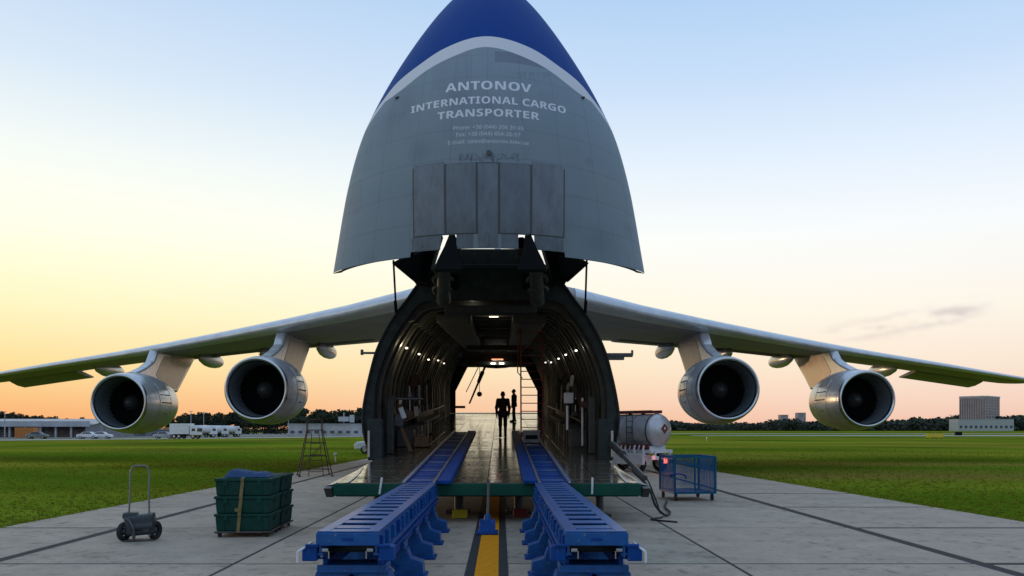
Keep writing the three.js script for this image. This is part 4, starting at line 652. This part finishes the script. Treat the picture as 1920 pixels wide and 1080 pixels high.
{ // maintenance stand on the left
  const g = thing('access_stand', 'rusty red maintenance stand of thin tubes on the left', 'access stand', [-7.5, 0, -34.6], 0.3), W0 = 0.66, W1 = 0.30, H = 1.92;
  for (const sx of [-1, 1]) for (const sz of [-1, 1]) { obj('leg', cyl(V(sx * W0, 0.06, sz * W0), V(sx * W1, H, sz * W1), 0.022, 0.02, 8), M.rust, g); obj('foot', rbx(0.12, 0.06, 0.12, sx * W0, 0.032, sz * W0, 0.01), M.darkSteel, g); obj('guard_post', cyl(V(sx * W1, H, sz * W1), V(sx * W1, H + 0.42, sz * W1), 0.017, 0.017, 8), M.rust, g); }
  for (const t of [0.12, 0.42, 0.72]) { const w = lerp(W0, W1, t), y = lerp(0.06, H, t); for (const s of [-1, 1]) { obj('cross_tube', cyl(V(-w, y, s * w), V(w, y, s * w), 0.016, 0.016, 6), M.rust, g); obj('cross_tube', cyl(V(s * w, y, -w), V(s * w, y, w), 0.016, 0.016, 6), M.rust, g); } }
  for (const s of [-1, 1]) { obj('brace', cyl(V(-lerp(W0, W1, 0.12), 0.28, s * lerp(W0, W1, 0.12)), V(lerp(W0, W1, 0.72), 1.4, s * lerp(W0, W1, 0.72)), 0.013, 0.013, 6), M.rust, g); }
  obj('platform', rbx(0.7, 0.04, 0.7, 0, H, 0, 0.008), M.rust, g); for (const s of [-1, 1]) obj('guard_rail', cyl(V(-W1, H + 0.42, s * W1), V(W1, H + 0.42, s * W1), 0.017, 0.017, 8), M.rust, g);
  for (let k = 0; k < 7; k++) { const t = 0.08 + k * 0.125, w = lerp(W0, W1, t); obj('rung', cyl(V(-w * 0.45, lerp(0.06, H, t), w + 0.03), V(w * 0.45, lerp(0.06, H, t), w + 0.03), 0.014, 0.014, 6), M.rust, g); }
  for (const s of [-1, 1]) obj('stile', cyl(V(s * W0 * 0.45, 0.02, W0 + 0.05), V(s * W1 * 0.45, H, W1 + 0.03), 0.016, 0.016, 6), M.rust, g);
}
{ // red ladder in the hold
  const d = 28.2, y0 = floorY(d) + 0.11, g = thing('boarding_ladder', 'tall red ladder standing in the hold over the right track', 'ladder', [1.36, y0, -d], 0), H = 3.95, lean = 0.55, f = (x, t) => V(x, t * H, -t * lean);
  for (const s of [-1, 1]) obj('stile', bar(f(s * 0.38, 0), f(s * 0.38, 1), 0.05, 0.07), M.redPaint, g);
  for (let k = 0; k < 14; k++) obj('rung', bar(f(-0.36, 0.05 + k * 0.07), f(0.36, 0.05 + k * 0.07), 0.04, 0.03), M.redPaint, g);
  obj('handrail', [cyl(V(-0.5, 2.35, 0.1), V(-0.46, 3.9, -0.35), 0.02), cyl(V(-0.5, 2.35, 0.1), f(-0.33, 0.55), 0.016), cyl(V(-0.46, 3.8, -0.33), f(-0.33, 0.95), 0.016)], M.redPaint, g);
  const b = thing('tool_chest', 'grey metal chest at the foot of the red ladder', 'chest', [1.30, floorY(27.4) + 0.115, -27.4]); obj('body', rbx(0.56, 0.36, 0.36, 0, 0.185, 0, 0.02), mat([0.22, 0.21, 0.2], 0.5, { map: G3a }), b); obj('lid', rbx(0.59, 0.06, 0.39, 0, 0.39, 0, 0.015), mat([0.3, 0.28, 0.26], 0.5, { map: G3a }), b); obj('front_panel', rbx(0.4, 0.14, 0.012, 0, 0.19, 0.184, 0.005), M.black, b);
}
{ // plank leaning on the left wall of the hold
  const p = obj('leaning_plank', bar(at(735, 762, 25.2), V(-2.42, floorY(25) + 0.02, -24.9), 0.16, 0.05), M.wood); tag(p, 'brown wooden plank leaning inside the left wall of the hold', 'plank');
  const q = obj('equipment_case', [rbx(0.5, 0.34, 0.4, -2.3, floorY(27) + 0.175, -27, 0.04), rbx(0.2, 0.1, 0.2, -2.3, floorY(27) + 0.39, -27, 0.03)], M.wood); tag(q, 'brown case on the hold floor behind the leaning plank', 'case');
}
// ---------------------------------------------------------------- people in the hold
function fieldMesh(N, lo, size, dist) {
  const mc = new MarchingCubes(N, new THREE.MeshStandardMaterial(), false, false, 200000); mc.isolation = 0; const hs = N / 2;
  for (let k = 0; k < N; k++) for (let j = 0; j < N; j++) for (let i = 0; i < N; i++) mc.field[i + j * N + k * N * N] = -dist(lo[0] + ((i - hs) / hs * 0.5 + 0.5) * size, lo[1] + ((j - hs) / hs * 0.5 + 0.5) * size, lo[2] + ((k - hs) / hs * 0.5 + 0.5) * size);
  mc.update(); const n = mc.count, g = new THREE.BufferGeometry(), p = new Float32Array(mc.positionArray.slice(0, n * 3)), nn = new Float32Array(mc.normalArray.slice(0, n * 3));
  for (let i = 0; i < n; i++) for (let c = 0; c < 3; c++) p[3 * i + c] = lo[c] + (p[3 * i + c] * 0.5 + 0.5) * size;
  g.setAttribute('position', new THREE.BufferAttribute(p, 3)); g.setAttribute('normal', new THREE.BufferAttribute(nn, 3)); g.computeVertexNormals(); return g;
}
const capsule = (a, b, ra, rb) => { const dx = b[0] - a[0], dy = b[1] - a[1], dz = b[2] - a[2], l2 = dx * dx + dy * dy + dz * dz; return (x, y, z) => { const px = x - a[0], py = y - a[1], pz = z - a[2], t = Math.min(1, Math.max(0, (px * dx + py * dy + pz * dz) / l2)); const ex = px - dx * t, ey = py - dy * t, ez = pz - dz * t; return Math.sqrt(ex * ex + ey * ey + ez * ez) - (ra + (rb - ra) * t); }; };
const blob = (c, r) => (x, y, z) => { const a = (x - c[0]) / r[0], b = (y - c[1]) / r[1], d = (z - c[2]) / r[2], k = Math.sqrt(a * a + b * b + d * d); return (k - 1) * Math.min(...r); };
const join = (fs, k) => (x, y, z) => { let s = 0, mn = 9; for (const f of fs) { const d = f(x, y, z); if (d < 0.2) s += Math.exp(-d / k); if (d < mn) mn = d; } return s > 0 ? -k * Math.log(s) : mn; };
// the figure faces -z (away from the camera); legs in a slow step, arms hanging
function person(label, x, y, z, turn, step) {
  const g = thing('person', label, 'person', [x, y, z], turn), col = { jacket: [0.014, 0.015, 0.02], trousers: [0.012, 0.014, 0.02], skin: [0.28, 0.16, 0.11], shoe: [0.01, 0.01, 0.01], hair: [0.015, 0.011, 0.008] };
  const hip = (s) => [s * 0.095, 0.93, 0], knee = (s) => [s * 0.105, 0.50, -s * step * 0.12 - 0.02], ank = (s) => [s * 0.11, 0.09, -s * step * 0.2 + (s * step > 0 ? 0 : 0.02)], toe = (s) => [s * 0.125, 0.045, ank(s)[2] - 0.17], sh = (s) => [s * 0.19, 1.44, 0.01], el = (s) => [s * 0.245, 1.15, 0.03 + s * step * 0.05], wr = (s) => [s * 0.235, 0.90, -0.04 + s * step * 0.1];
  const fs = [capsule([0, 0.95, 0], [0, 1.16, 0], 0.145, 0.138), capsule([0, 1.16, 0], [0, 1.36, 0.005], 0.14, 0.155), capsule([-0.11, 1.40, 0.005], [0.11, 1.40, 0.005], 0.095, 0.095), capsule([0, 1.42, 0.0], [0, 1.56, -0.01], 0.06, 0.054), capsule([-0.08, 0.93, 0.01], [0.08, 0.93, 0.01], 0.115, 0.115)];
  for (const s of [-1, 1]) fs.push(capsule(hip(s), knee(s), 0.098, 0.068), capsule(knee(s), ank(s), 0.066, 0.052), capsule([ank(s)[0], 0.05, ank(s)[2] + 0.03], toe(s), 0.05, 0.042), capsule(sh(s), el(s), 0.072, 0.056), capsule(el(s), wr(s), 0.055, 0.04));
  const body = fieldMesh(112, [-0.92, -0.03, -0.92], 1.84, join(fs, 0.018));
  const hc = [0, 1.655, -0.02], head = fieldMesh(60, [-0.17, 1.50, -0.19], 0.34, join([blob(hc, [0.078, 0.115, 0.098]), blob([0, 1.60, -0.05], [0.058, 0.07, 0.06]), capsule([0, 1.50, -0.005], [0, 1.58, -0.01], 0.052, 0.052), blob([0, 1.645, -0.122], [0.014, 0.024, 0.02]), blob([-0.081, 1.65, -0.01], [0.012, 0.03, 0.02]), blob([0.081, 1.65, -0.01], [0.012, 0.03, 0.02]), blob([0, 1.598, -0.105], [0.026, 0.008, 0.008])], 0.008));
  const hands = [-1, 1].map((s) => { const w = wr(s), o = [w[0], w[1] - 0.005, w[2] - 0.01], hf = [capsule([o[0], o[1] + 0.03, o[2]], [o[0], o[1] - 0.03, o[2]], 0.03, 0.03), capsule([o[0], o[1] - 0.03, o[2] - 0.025], [o[0], o[1] - 0.085, o[2] - 0.03], 0.017, 0.016), capsule([o[0], o[1] - 0.03, o[2] + 0.02], [o[0], o[1] - 0.085, o[2] + 0.02], 0.017, 0.016)];
    [-0.036, -0.013, 0.009, 0.03].forEach((dz, i) => { const l = [0.068, 0.078, 0.072, 0.056][i], b = [o[0], o[1] - 0.09, o[2] + dz], m = [o[0] - s * 0.010, b[1] - l * 0.5, b[2]], t = [o[0] - s * 0.03, b[1] - l, b[2] - 0.004]; hf.push(capsule(b, m, 0.0092, 0.0085), capsule(m, t, 0.0085, 0.007)); });
    hf.push(capsule([o[0] - s * 0.01, o[1] - 0.03, o[2] - 0.03], [o[0] - s * 0.025, o[1] - 0.07, o[2] - 0.058], 0.013, 0.011), capsule([o[0] - s * 0.025, o[1] - 0.07, o[2] - 0.058], [o[0] - s * 0.03, o[1] - 0.1, o[2] - 0.062], 0.011, 0.008));
    return fieldMesh(64, [o[0] - 0.12, o[1] - 0.2, o[2] - 0.12], 0.24, join(hf, 0.004)); });
  const paint = (q, f) => { const p = q.attributes.position, c = new Float32Array(p.count * 3); for (let i = 0; i < p.count; i++) c.set(f(p.getX(i), p.getY(i), p.getZ(i)), 3 * i); q.setAttribute('color', new THREE.BufferAttribute(c, 3)); return metreUV(q); };
  const bg = mergeGeometries([paint(body, (x, y) => y > 1.5 ? col.skin : y > 0.90 ? col.jacket : y > 0.1 ? (Math.abs(x) > 0.19 ? col.jacket : col.trousers) : col.shoe), paint(head, (x, y, z) => col.skin), ...hands.map((h) => paint(h, () => col.skin))]);
  const m = new THREE.Mesh(bg, new THREE.MeshStandardMaterial({ vertexColors: true, roughness: 0.85 })); m.name = 'body'; m.castShadow = m.receiveShadow = true; g.add(m);
  obj('hair', fieldMesh(44, [-0.17, 1.50, -0.17], 0.34, (x, y, z) => Math.max(blob([0, 1.668, -0.008], [0.086, 0.116, 0.104])(x, y, z), 1.62 + (z < -0.02 ? (-0.02 - z) * 1.4 : 0) - y)), mat(col.hair, 0.8), g);
  obj('jacket_hem', new THREE.CylinderGeometry(0.158, 0.168, 0.20, 26, 1, true).scale(1.22, 1, 0.98).translate(0, 0.92, 0.005), mat(col.jacket, 0.9, { side: THREE.DoubleSide }), g);
  return g;
}
person('person in dark jacket and trousers walking up the middle of the hold', 0.37, floorY(32), -32, 0.06, 1);
person('person in dark clothes standing sideways farther back in the hold', 1.02, floorY(45), -45, 1.45, 0.25);
// ---------------------------------------------------------------- background: trees, buildings, vehicles, signs
const leafMat = (rgb) => phys(rgb, 0.9, { side: THREE.DoubleSide, map: G1a });
const leafMats = [[0.030, 0.048, 0.018], [0.038, 0.052, 0.020], [0.026, 0.040, 0.020]].map(leafMat), barkMat = mat([0.06, 0.045, 0.035], 0.9, { map: G3a });
function leafCloud(rr, lumps, n, size) {
  const pos = []; for (let k = 0; k < n; k++) {
    const L = lumps[Math.floor(rr() * lumps.length)], a = rr() * 6.283, u = rr() * 2 - 1, q = Math.sqrt(1 - u * u), rad = Math.pow(rr(), 0.4);
    const c = V(L[0] + q * Math.cos(a) * L[3] * rad, L[1] + u * L[4] * rad, L[2] + q * Math.sin(a) * L[3] * rad), t = V(rr() - 0.5, rr() - 0.5, rr() - 0.5).normalize(), b = V(rr() - 0.5, rr() - 0.5, rr() - 0.5).cross(t).normalize(), s = size * (0.5 + rr());
    const p = [c.clone().addScaledVector(t, s), c.clone().addScaledVector(b, s * 0.6), c.clone().addScaledVector(t, -s), c.clone().addScaledVector(b, -s * 0.6)]; for (const i of [0, 1, 2, 0, 2, 3]) pos.push(p[i].x, p[i].y, p[i].z);
  }
  const g = new THREE.BufferGeometry(); g.setAttribute('position', new THREE.Float32BufferAttribute(pos, 3)); g.computeVertexNormals(); return g;
}
function makeTree(seed, H, W) {
  const rr = rng(seed), trunk = [cyl(V(0, 0, 0), V(0.1, H * 0.55, 0), 0.32, 0.16, 8)], lumps = [];
  for (let k = 0; k < 8; k++) { const a = rr() * 6.28, r = W * (0.2 + 0.55 * rr()), y = H * (0.38 + 0.46 * rr()); lumps.push([Math.cos(a) * r, y, Math.sin(a) * r, W * (0.28 + 0.2 * rr()), H * (0.10 + 0.08 * rr())]); trunk.push(cyl(V(0.05, H * (0.3 + 0.02 * k), 0), V(Math.cos(a) * r * 0.8, y, Math.sin(a) * r * 0.8), 0.1, 0.04, 5)); }
  lumps.push([0, H * 0.84, 0, W * 0.4, H * 0.14], [0, H * 0.55, 0, W * 0.8, H * 0.22], [0, H * 0.2, 0, W * 0.95, H * 0.2], [W * 0.5, H * 0.15, 0, W * 0.7, H * 0.15]);
  return { trunk: metreUV(many(trunk)), crown: metreUV(leafCloud(rr, lumps, 1300, 0.5)) };
}
const treeKinds = [[1, 10, 4.2], [2, 9, 4.8], [3, 11, 4.0], [4, 8.5, 4.5]].map((a) => makeTree(...a));
function plantTree(k, label, x, d, s, m) {
  const g = thing('tree', label, 'tree', [x, -0.05, -d], R() * 6.28, 'dark trees along the far edge of the airfield'); g.scale.setScalar(s);
  const t = new THREE.Mesh(treeKinds[k].trunk, barkMat), c = new THREE.Mesh(treeKinds[k].crown, leafMats[m]); t.name = 'trunk'; c.name = 'crown'; t.castShadow = c.castShadow = true; g.add(t, c);
}
{ // [pixel x, pixel y of the top, where]
  const left = []; for (let px = -30; px < 700; px += 13) { if (px > 200 && px < 330 && R() < 0.2) continue; const top = px < 180 ? lerp(769, 782, clamp((px + 30) / 180)) + R() * 7 : px < 345 ? 779 + R() * 7 : px < 440 ? 772 + R() * 6 : px < 560 ? 774 + R() * 8 : 765 + R() * 9; left.push([px + R() * 6, top]); }
  left.forEach(([px, top], i) => { const d = (px < 200 ? 285 : px < 540 ? 330 : 310) + R() * 45, k = i % 4, h = EYE_Y + (HZ - top) * d / F, p = at(px, HZ, d), tall = [10, 9, 11, 8.5][k] * 0.97; plantTree(k, px < 180 ? 'dark tree standing behind the long pale hangar at far left' : px < 480 ? 'dark tree beyond the parked trucks between the left engines' : 'dark tree behind the white building left of the fuselage', p.x, d, h / tall, i % 3); });
}
{ // far woodland on the right, one mass
  const g = leafCloud(rng(77), [[0, 4, 0, 6, 4], [3, 6, 1, 4, 3.4], [-4, 5, -1, 4, 3], [0, 1.8, 0, 7, 2]], 130, 1.3), N = 900, im = new THREE.InstancedMesh(g, leafMat([0.036, 0.052, 0.034]), N), m4 = new THREE.Matrix4(), q = new THREE.Quaternion(), rr = rng(12);
  for (let i = 0; i < N; i++) { const px = 1150 + rr() * 880, d = 1030 + rr() * 380, p = at(px, HZ, d), hill = 0.75 + 0.55 * clamp(0.5 + 1.6 * fbm(px * 0.012, 2.2, 0, 4)) + 0.42 * smooth(1700, 1930, px) + 0.25 * smooth(1400, 1480, px), s = 1.12 * hill * (0.85 + rr() * 0.45); m4.compose(V(p.x, -0.1, -d), q.setFromAxisAngle(V(0, 1, 0), rr() * 6.28), V(s * 1.3, s, s)); im.setMatrixAt(i, m4); }
  im.name = 'woodland'; im.userData = { kind: 'stuff', label: 'low dark belt of woodland along the right horizon', category: 'woodland' }; scene.add(im);
}
{ // long hangar at far left
  const d = 205, g = thing('hangar', 'long low hangar with a pale roof edge at far left', 'hangar', [0, 0, 0]), x0 = at(-70, HZ, d).x, x1 = at(168, HZ, d).x, w = x1 - x0, xm = (x0 + x1) / 2, yE = EYE_Y + (HZ - 799) * d / F, yR = EYE_Y + (HZ - 784) * d / F;
  obj('wall', [bx(w, yE + 0.6, 0.4, xm, (yE + 0.6) / 2, -d - 8), bx(0.4, yE + 0.6, 26, x0, (yE + 0.6) / 2, -d - 12), bx(0.4, yE + 0.6, 26, x1 - 0.3, (yE + 0.6) / 2, -d - 12)], M.wallGrey, g);
  obj('roof', [sheet([[V(x0 - 0.6, yE + 0.2, -d + 1.2), V(x1 + 0.6, yE + 0.2, -d + 1.2)], [V(x0 - 0.6, yR, -d - 14), V(x1 + 0.6, yR, -d - 14)], [V(x0 - 0.6, yE, -d - 30), V(x1 + 0.6, yE, -d - 30)]])], M.roofMetal, g);
  obj('fascia', bx(w + 1.2, 1.35, 0.25, xm, yE + 0.55, -d + 1.2), mat([0.44, 0.47, 0.50], 0.6, { map: rep(G2, 0.08) }), g);
  for (let k = 0; k <= 8; k++) obj('column', bx(0.45, yE, 0.45, lerp(x0 + 0.5, x1 - 0.5, k / 8), yE / 2, -d + 0.4), M.wallPale, g);
  for (let k = 0; k < 8; k++) { const cx = lerp(x0 + 0.5, x1 - 0.5, (k + 0.5) / 8); const dr = obj('bay_door', bx(w / 8 - 0.9, yE - 0.9, 0.2, cx, (yE - 0.9) / 2, -d - 7.7), k % 3 === 1 ? M.wallPale : k % 3 ? M.wallPink : M.roofMetal, g); obj('door_window', bx(1.2, 0.6, 0.1, cx, yE * 0.55, -d - 7.55), M.farWindow, dr); }
}
function boxBuilding(name, label, px0, px1, pyTop, d, depth, m, nWin, rowsW) {
  const a = at(px0, HZ, d), b = at(px1, HZ, d), w = b.x - a.x, h = EYE_Y + (HZ - pyTop) * d / F, g = thing(name, label, 'building', [(a.x + b.x) / 2, 0, -d]);
  obj('wall', bx(w, h, depth, 0, h / 2, -depth / 2), m, g); obj('roof', bx(w + 0.6, 0.25, depth + 0.6, 0, h + 0.12, -depth / 2), M.roofMetal, g);
  for (let r = 0; r < rowsW; r++) for (let k = 0; k < nWin; k++) { const ww = obj('window', bx(w / nWin * 0.5, h * 0.22, 0.12, (k + 0.5 - nWin / 2) * w / nWin, h * (0.35 + r * 0.33), 0.04), M.farWindow, g); obj('window_frame', bx(w / nWin * 0.56, 0.09, 0.2, (k + 0.5 - nWin / 2) * w / nWin, h * (0.35 + r * 0.33) - h * 0.12, 0.05), M.wallPale, ww); }
  return g;
}
boxBuilding('terminal_building', 'long white single storey building left of the fuselage', 541, 720, 796, 238, 18, M.wallPale, 12, 1);
boxBuilding('service_building', 'low grey shed behind the left outer engine', 150, 330, 806, 240, 12, M.wallGrey, 7, 1);
{ const p = at(640, 786, 242); const o = obj('roof_plant', [bx(3, 1.4, 2, p.x, p.y + 0.1, -246), bx(1.2, 2.2, 1.2, p.x + 2.4, p.y + 0.2, -246), cyl(V(p.x, p.y - 1.2, -246), V(p.x, p.y + 2, -246), 0.15)], M.wallPale); tag(o, 'white plant units on the roof of the white building', 'roof plant'); }
function lightPole(px, py, d, label) { const p = at(px, py, d), g = thing('light_pole', label, 'light pole', [p.x, 0, -d], 0, 'thin pale poles on the left'); obj('mast', cyl(V(0, 0, 0), V(0, p.y, 0), 0.14, 0.08, 8), M.wallPale, g); obj('lamp_head', rbx(1.0, 0.12, 0.3, 0, p.y, 0.1, 0.04), M.wallPale, g); obj('base', cyl(V(0, 0, 0), V(0, 0.3, 0), 0.3, 0.25, 8), M.wallGrey, g); }
lightPole(9, 772, 190, 'thin pale pole in front of the hangar at far left'); lightPole(358, 771, 215, 'thin pale pole right of the left outer engine, first of two'); lightPole(382, 773, 222, 'thin pale pole behind the tank trucks, second of two'); lightPole(541, 782, 225, 'thin pale pole under the left inner engine');
function wheelSet(g, xs, r, zs) { for (const x of xs) for (const z of zs) { const w = obj('wheel', new THREE.CylinderGeometry(r, r, 0.28, 16).rotateX(Math.PI / 2).translate(x, r, z), M.rubber, g); obj('rim', new THREE.CylinderGeometry(r * 0.55, r * 0.55, 0.3, 12).rotateX(Math.PI / 2).translate(x, r, z), M.steel, w); } }
function truck(kind, label, px, d, turn, m = M.whitePaint) {
  const p = at(px, HZ, d), g = thing(kind === 'tank' ? 'tank_truck' : 'box_truck', label, 'truck', [p.x, 0, -d], turn, 'white trucks parked across the field');
  obj('cab', [rbx(1.7, 1.5, 2.1, 2.5, 1.45, 0, 0.15), rbx(1.2, 0.7, 1.9, 2.3, 2.4, 0, 0.2)], m, g); obj('windscreen', rbx(0.1, 0.75, 1.8, 3.34, 1.85, 0, 0.03), M.glassDark, g); obj('side_window', rbx(0.8, 0.6, 2.12, 2.55, 1.85, 0, 0.05), M.glassDark, g);
  if (kind === 'tank') { const prof = [[0.001, -2.4], [0.7, -2.25], [0.95, -1.9], [0.95, 1.2], [0.7, 1.5], [0.001, 1.6]]; obj('tank', lathe(prof, 24).rotateZ(Math.PI / 2).translate(-0.4, 1.95, 0), m, g); } else { obj('box', rbx(4.4, 2.2, 2.2, -0.7, 2.05, 0, 0.06), m, g); obj('box_door', rbx(0.06, 1.9, 1.9, -2.92, 2.0, 0, 0.02), M.wallPale, g); }
  obj('chassis', bx(6.2, 0.25, 1.6, 0.2, 0.75, 0), M.black, g); wheelSet(g, [-1.9, -0.8, 2.4], 0.5, [-0.9, 0.9]); return g;
}
truck('box', 'white box truck right of the left outer engine', 347, 172, -0.2); truck('tank', 'white tank truck first from the box truck', 379, 196, 0.5); truck('tank', 'white tank truck second from the box truck', 402, 204, 0.3); truck('tank', 'white tank truck farthest from the box truck', 427, 212, 0.8);
function car(label, px, d, turn, m) {
  const p = at(px, HZ, d), g = thing('parked_car', label, 'car', [p.x, 0, -d], turn, 'cars parked on the airfield');
  const prof = [[-2.1, 0.35], [-2.15, 0.75], [-1.9, 0.95], [-1.35, 1.0], [-0.75, 1.42], [0.55, 1.45], [1.15, 1.0], [2.0, 0.85], [2.15, 0.6], [2.1, 0.35]].map(([u, v]) => [u, v]);
  obj('body', prismX(prof, 1.72, 0.1).rotateY(Math.PI / 2), m, g); obj('side_window', prismX([[-1.1, 1.03], [-0.7, 1.34], [0.5, 1.37], [0.95, 1.03]], 1.74, 0.02).rotateY(Math.PI / 2), M.glassDark, g); wheelSet(g, [-1.3, 1.3], 0.33, [-0.72, 0.72]);
  for (const s of [-1, 1]) obj('headlight', rbx(0.08, 0.14, 0.3, -2.1, 0.72, s * 0.6, 0.03), M.glassDark, g); return g;
}
car('small white car half hidden behind the left side of the fuselage', 716, 67, 0.05, M.whitePaint);
[[70, 172, 'grey car parked in front of the hangar at far left', M.wallGrey], [166, 170, 'white car parked left of the left outer engine', M.whitePaint], [190, 171, 'white car parked under the left outer engine', M.whitePaint], [308, 176, 'pale car parked just right of the left outer engine', M.wallPale]].forEach(([px, d, l, m]) => car(l, px, d, 0.2 * R(), m));
{ const p = at(50, HZ, 188), o = thing('freight_container', 'orange brown freight box standing by the hangar', 'container', [p.x, 0, -188]); obj('body', rbx(4.2, 2.3, 2.2, 0, 1.2, 0, 0.05), M.orange, o); for (let k = -4; k <= 4; k++) obj('rib', bx(0.12, 2.1, 0.08, k * 0.45, 1.2, 1.12), M.orange, o); }
{ // office tower at far right
  const d = 1000, sc = d / F, g = thing('office_tower', 'square office tower with striped and windowed faces at far right', 'tower', [0, 0, 0]);
  const xa = (1799 - PX) * (d + 24) / F, xb = (1848 - PX) * sc, xc = (1875 - PX) * (d + 32) / F, h = EYE_Y + (HZ - 743) * sc, c = [V(xa, 0, -d - 24), V(xb, 0, -d), V(xc, 0, -d - 32), V(xa + (xc - xb), 0, -d - 56)];
  const quad = (a, b, y0, y1) => sheet([[V(a.x, y0, a.z), V(b.x, y0, b.z)], [V(a.x, y1, a.z), V(b.x, y1, b.z)]]);
  obj('wall', [0, 1, 2, 3].map((i) => quad(c[i], c[(i + 1) % 4], 0, h)), M.wallPink, g); obj('roof', sheet([[V(c[0].x, h - 0.2, c[0].z), V(c[1].x, h - 0.2, c[1].z)], [V(c[3].x, h - 0.2, c[3].z), V(c[2].x, h - 0.2, c[2].z)]]), M.roofMetal, g);
  const onFace = (a, b, u0, u1, y0, y1, off) => { const n = V(-(b.z - a.z), 0, b.x - a.x).normalize(), p = a.clone().lerp(b, u0).addScaledVector(n, off), q = a.clone().lerp(b, u1).addScaledVector(n, off); return sheet([[V(p.x, y0, p.z), V(q.x, y0, q.z)], [V(p.x, y1, p.z), V(q.x, y1, q.z)]]); };
  for (let k = 0; k < 11; k++) obj('window_strip', onFace(c[0], c[1], (k + 0.28) / 11, (k + 0.72) / 11, 12, h - 2.5, 0.3), mat([0.16, 0.12, 0.13], 0.4), g);
  for (let r = 0; r < 8; r++) for (let k = 0; k < 5; k++) obj('window', onFace(c[1], c[2], (k + 0.2) / 5, (k + 0.8) / 5, 12 + r * (h - 14) / 8 + 0.8, 12 + (r + 1) * (h - 14) / 8 - 1.0, 0.3), M.farWindow, g);
  obj('parapet', [0, 1].map((i) => onFace(c[i], c[i + 1], 0, 1, h - 1.2, h + 0.8, 0.5)), M.wallPale, g);
}
boxBuilding('podium_building', 'low pale building at the foot of the office tower', 1797, 1901, 786, 960, 20, mat([0.40, 0.41, 0.40], 0.8), 11, 1);
boxBuilding('distant_block', 'small distant tower block, shorter of the two left of the right outer engine', 1464, 1478, 778, 1250, 12, M.wallPink, 4, 1); boxBuilding('distant_block', 'small distant tower block, taller of the two left of the right outer engine', 1496, 1511, 774, 1250, 12, M.wallPink, 4, 1);
for (const [px, label] of [[1744, 'left one of the two yellow taxiway signs on the right field'], [1761, 'right one of the two yellow taxiway signs on the right field']]) { const d = 168, p = at(px, HZ, d), g = thing('taxiway_sign', label, 'sign', [p.x, 0, -d], 0.1, 'yellow taxiway signs'); obj('panel', rbx(1.5, 0.95, 0.2, 0, 0.72, 0, 0.04), M.yellowSign, g); for (const s of [-1, 1]) obj('leg', bx(0.08, 0.3, 0.08, s * 0.5, 0.12, 0), M.black, g); obj('panel_frame', [bx(1.56, 0.05, 0.24, 0, 1.2, 0), bx(1.56, 0.05, 0.24, 0, 0.24, 0)], M.black, g); }
{ const p = at(1797, HZ, 265), g = thing('equipment_cabinet', 'small dark cabinet in the grass right of the yellow signs', 'cabinet', [p.x, 0, -265]); obj('body', rbx(2.0, 1.1, 0.8, 0, 0.55, 0, 0.06), M.black, g); obj('lid', rbx(2.1, 0.12, 0.9, 0, 1.14, 0, 0.03), M.darkSteel, g); }
function edgeMarker(px, py, label) { const d = EYE_Y * F / (py - HZ), p = at(px, HZ, d), g = thing('edge_marker', label, 'marker', [p.x, 0, -d], 0, 'white markers in the grass'); obj('post', cyl(V(0, -0.03, 0), V(0, 0.42, 0), 0.04, 0.04, 8), M.white, g); obj('cap', new THREE.SphereGeometry(0.12, 12, 8).translate(0, 0.46, 0), M.white, g); }
edgeMarker(1325, 826, 'small white marker post in the right hand grass'); edgeMarker(629, 866, 'small white marker post in the grass beside the red stand');
renderer.render(scene, camera);
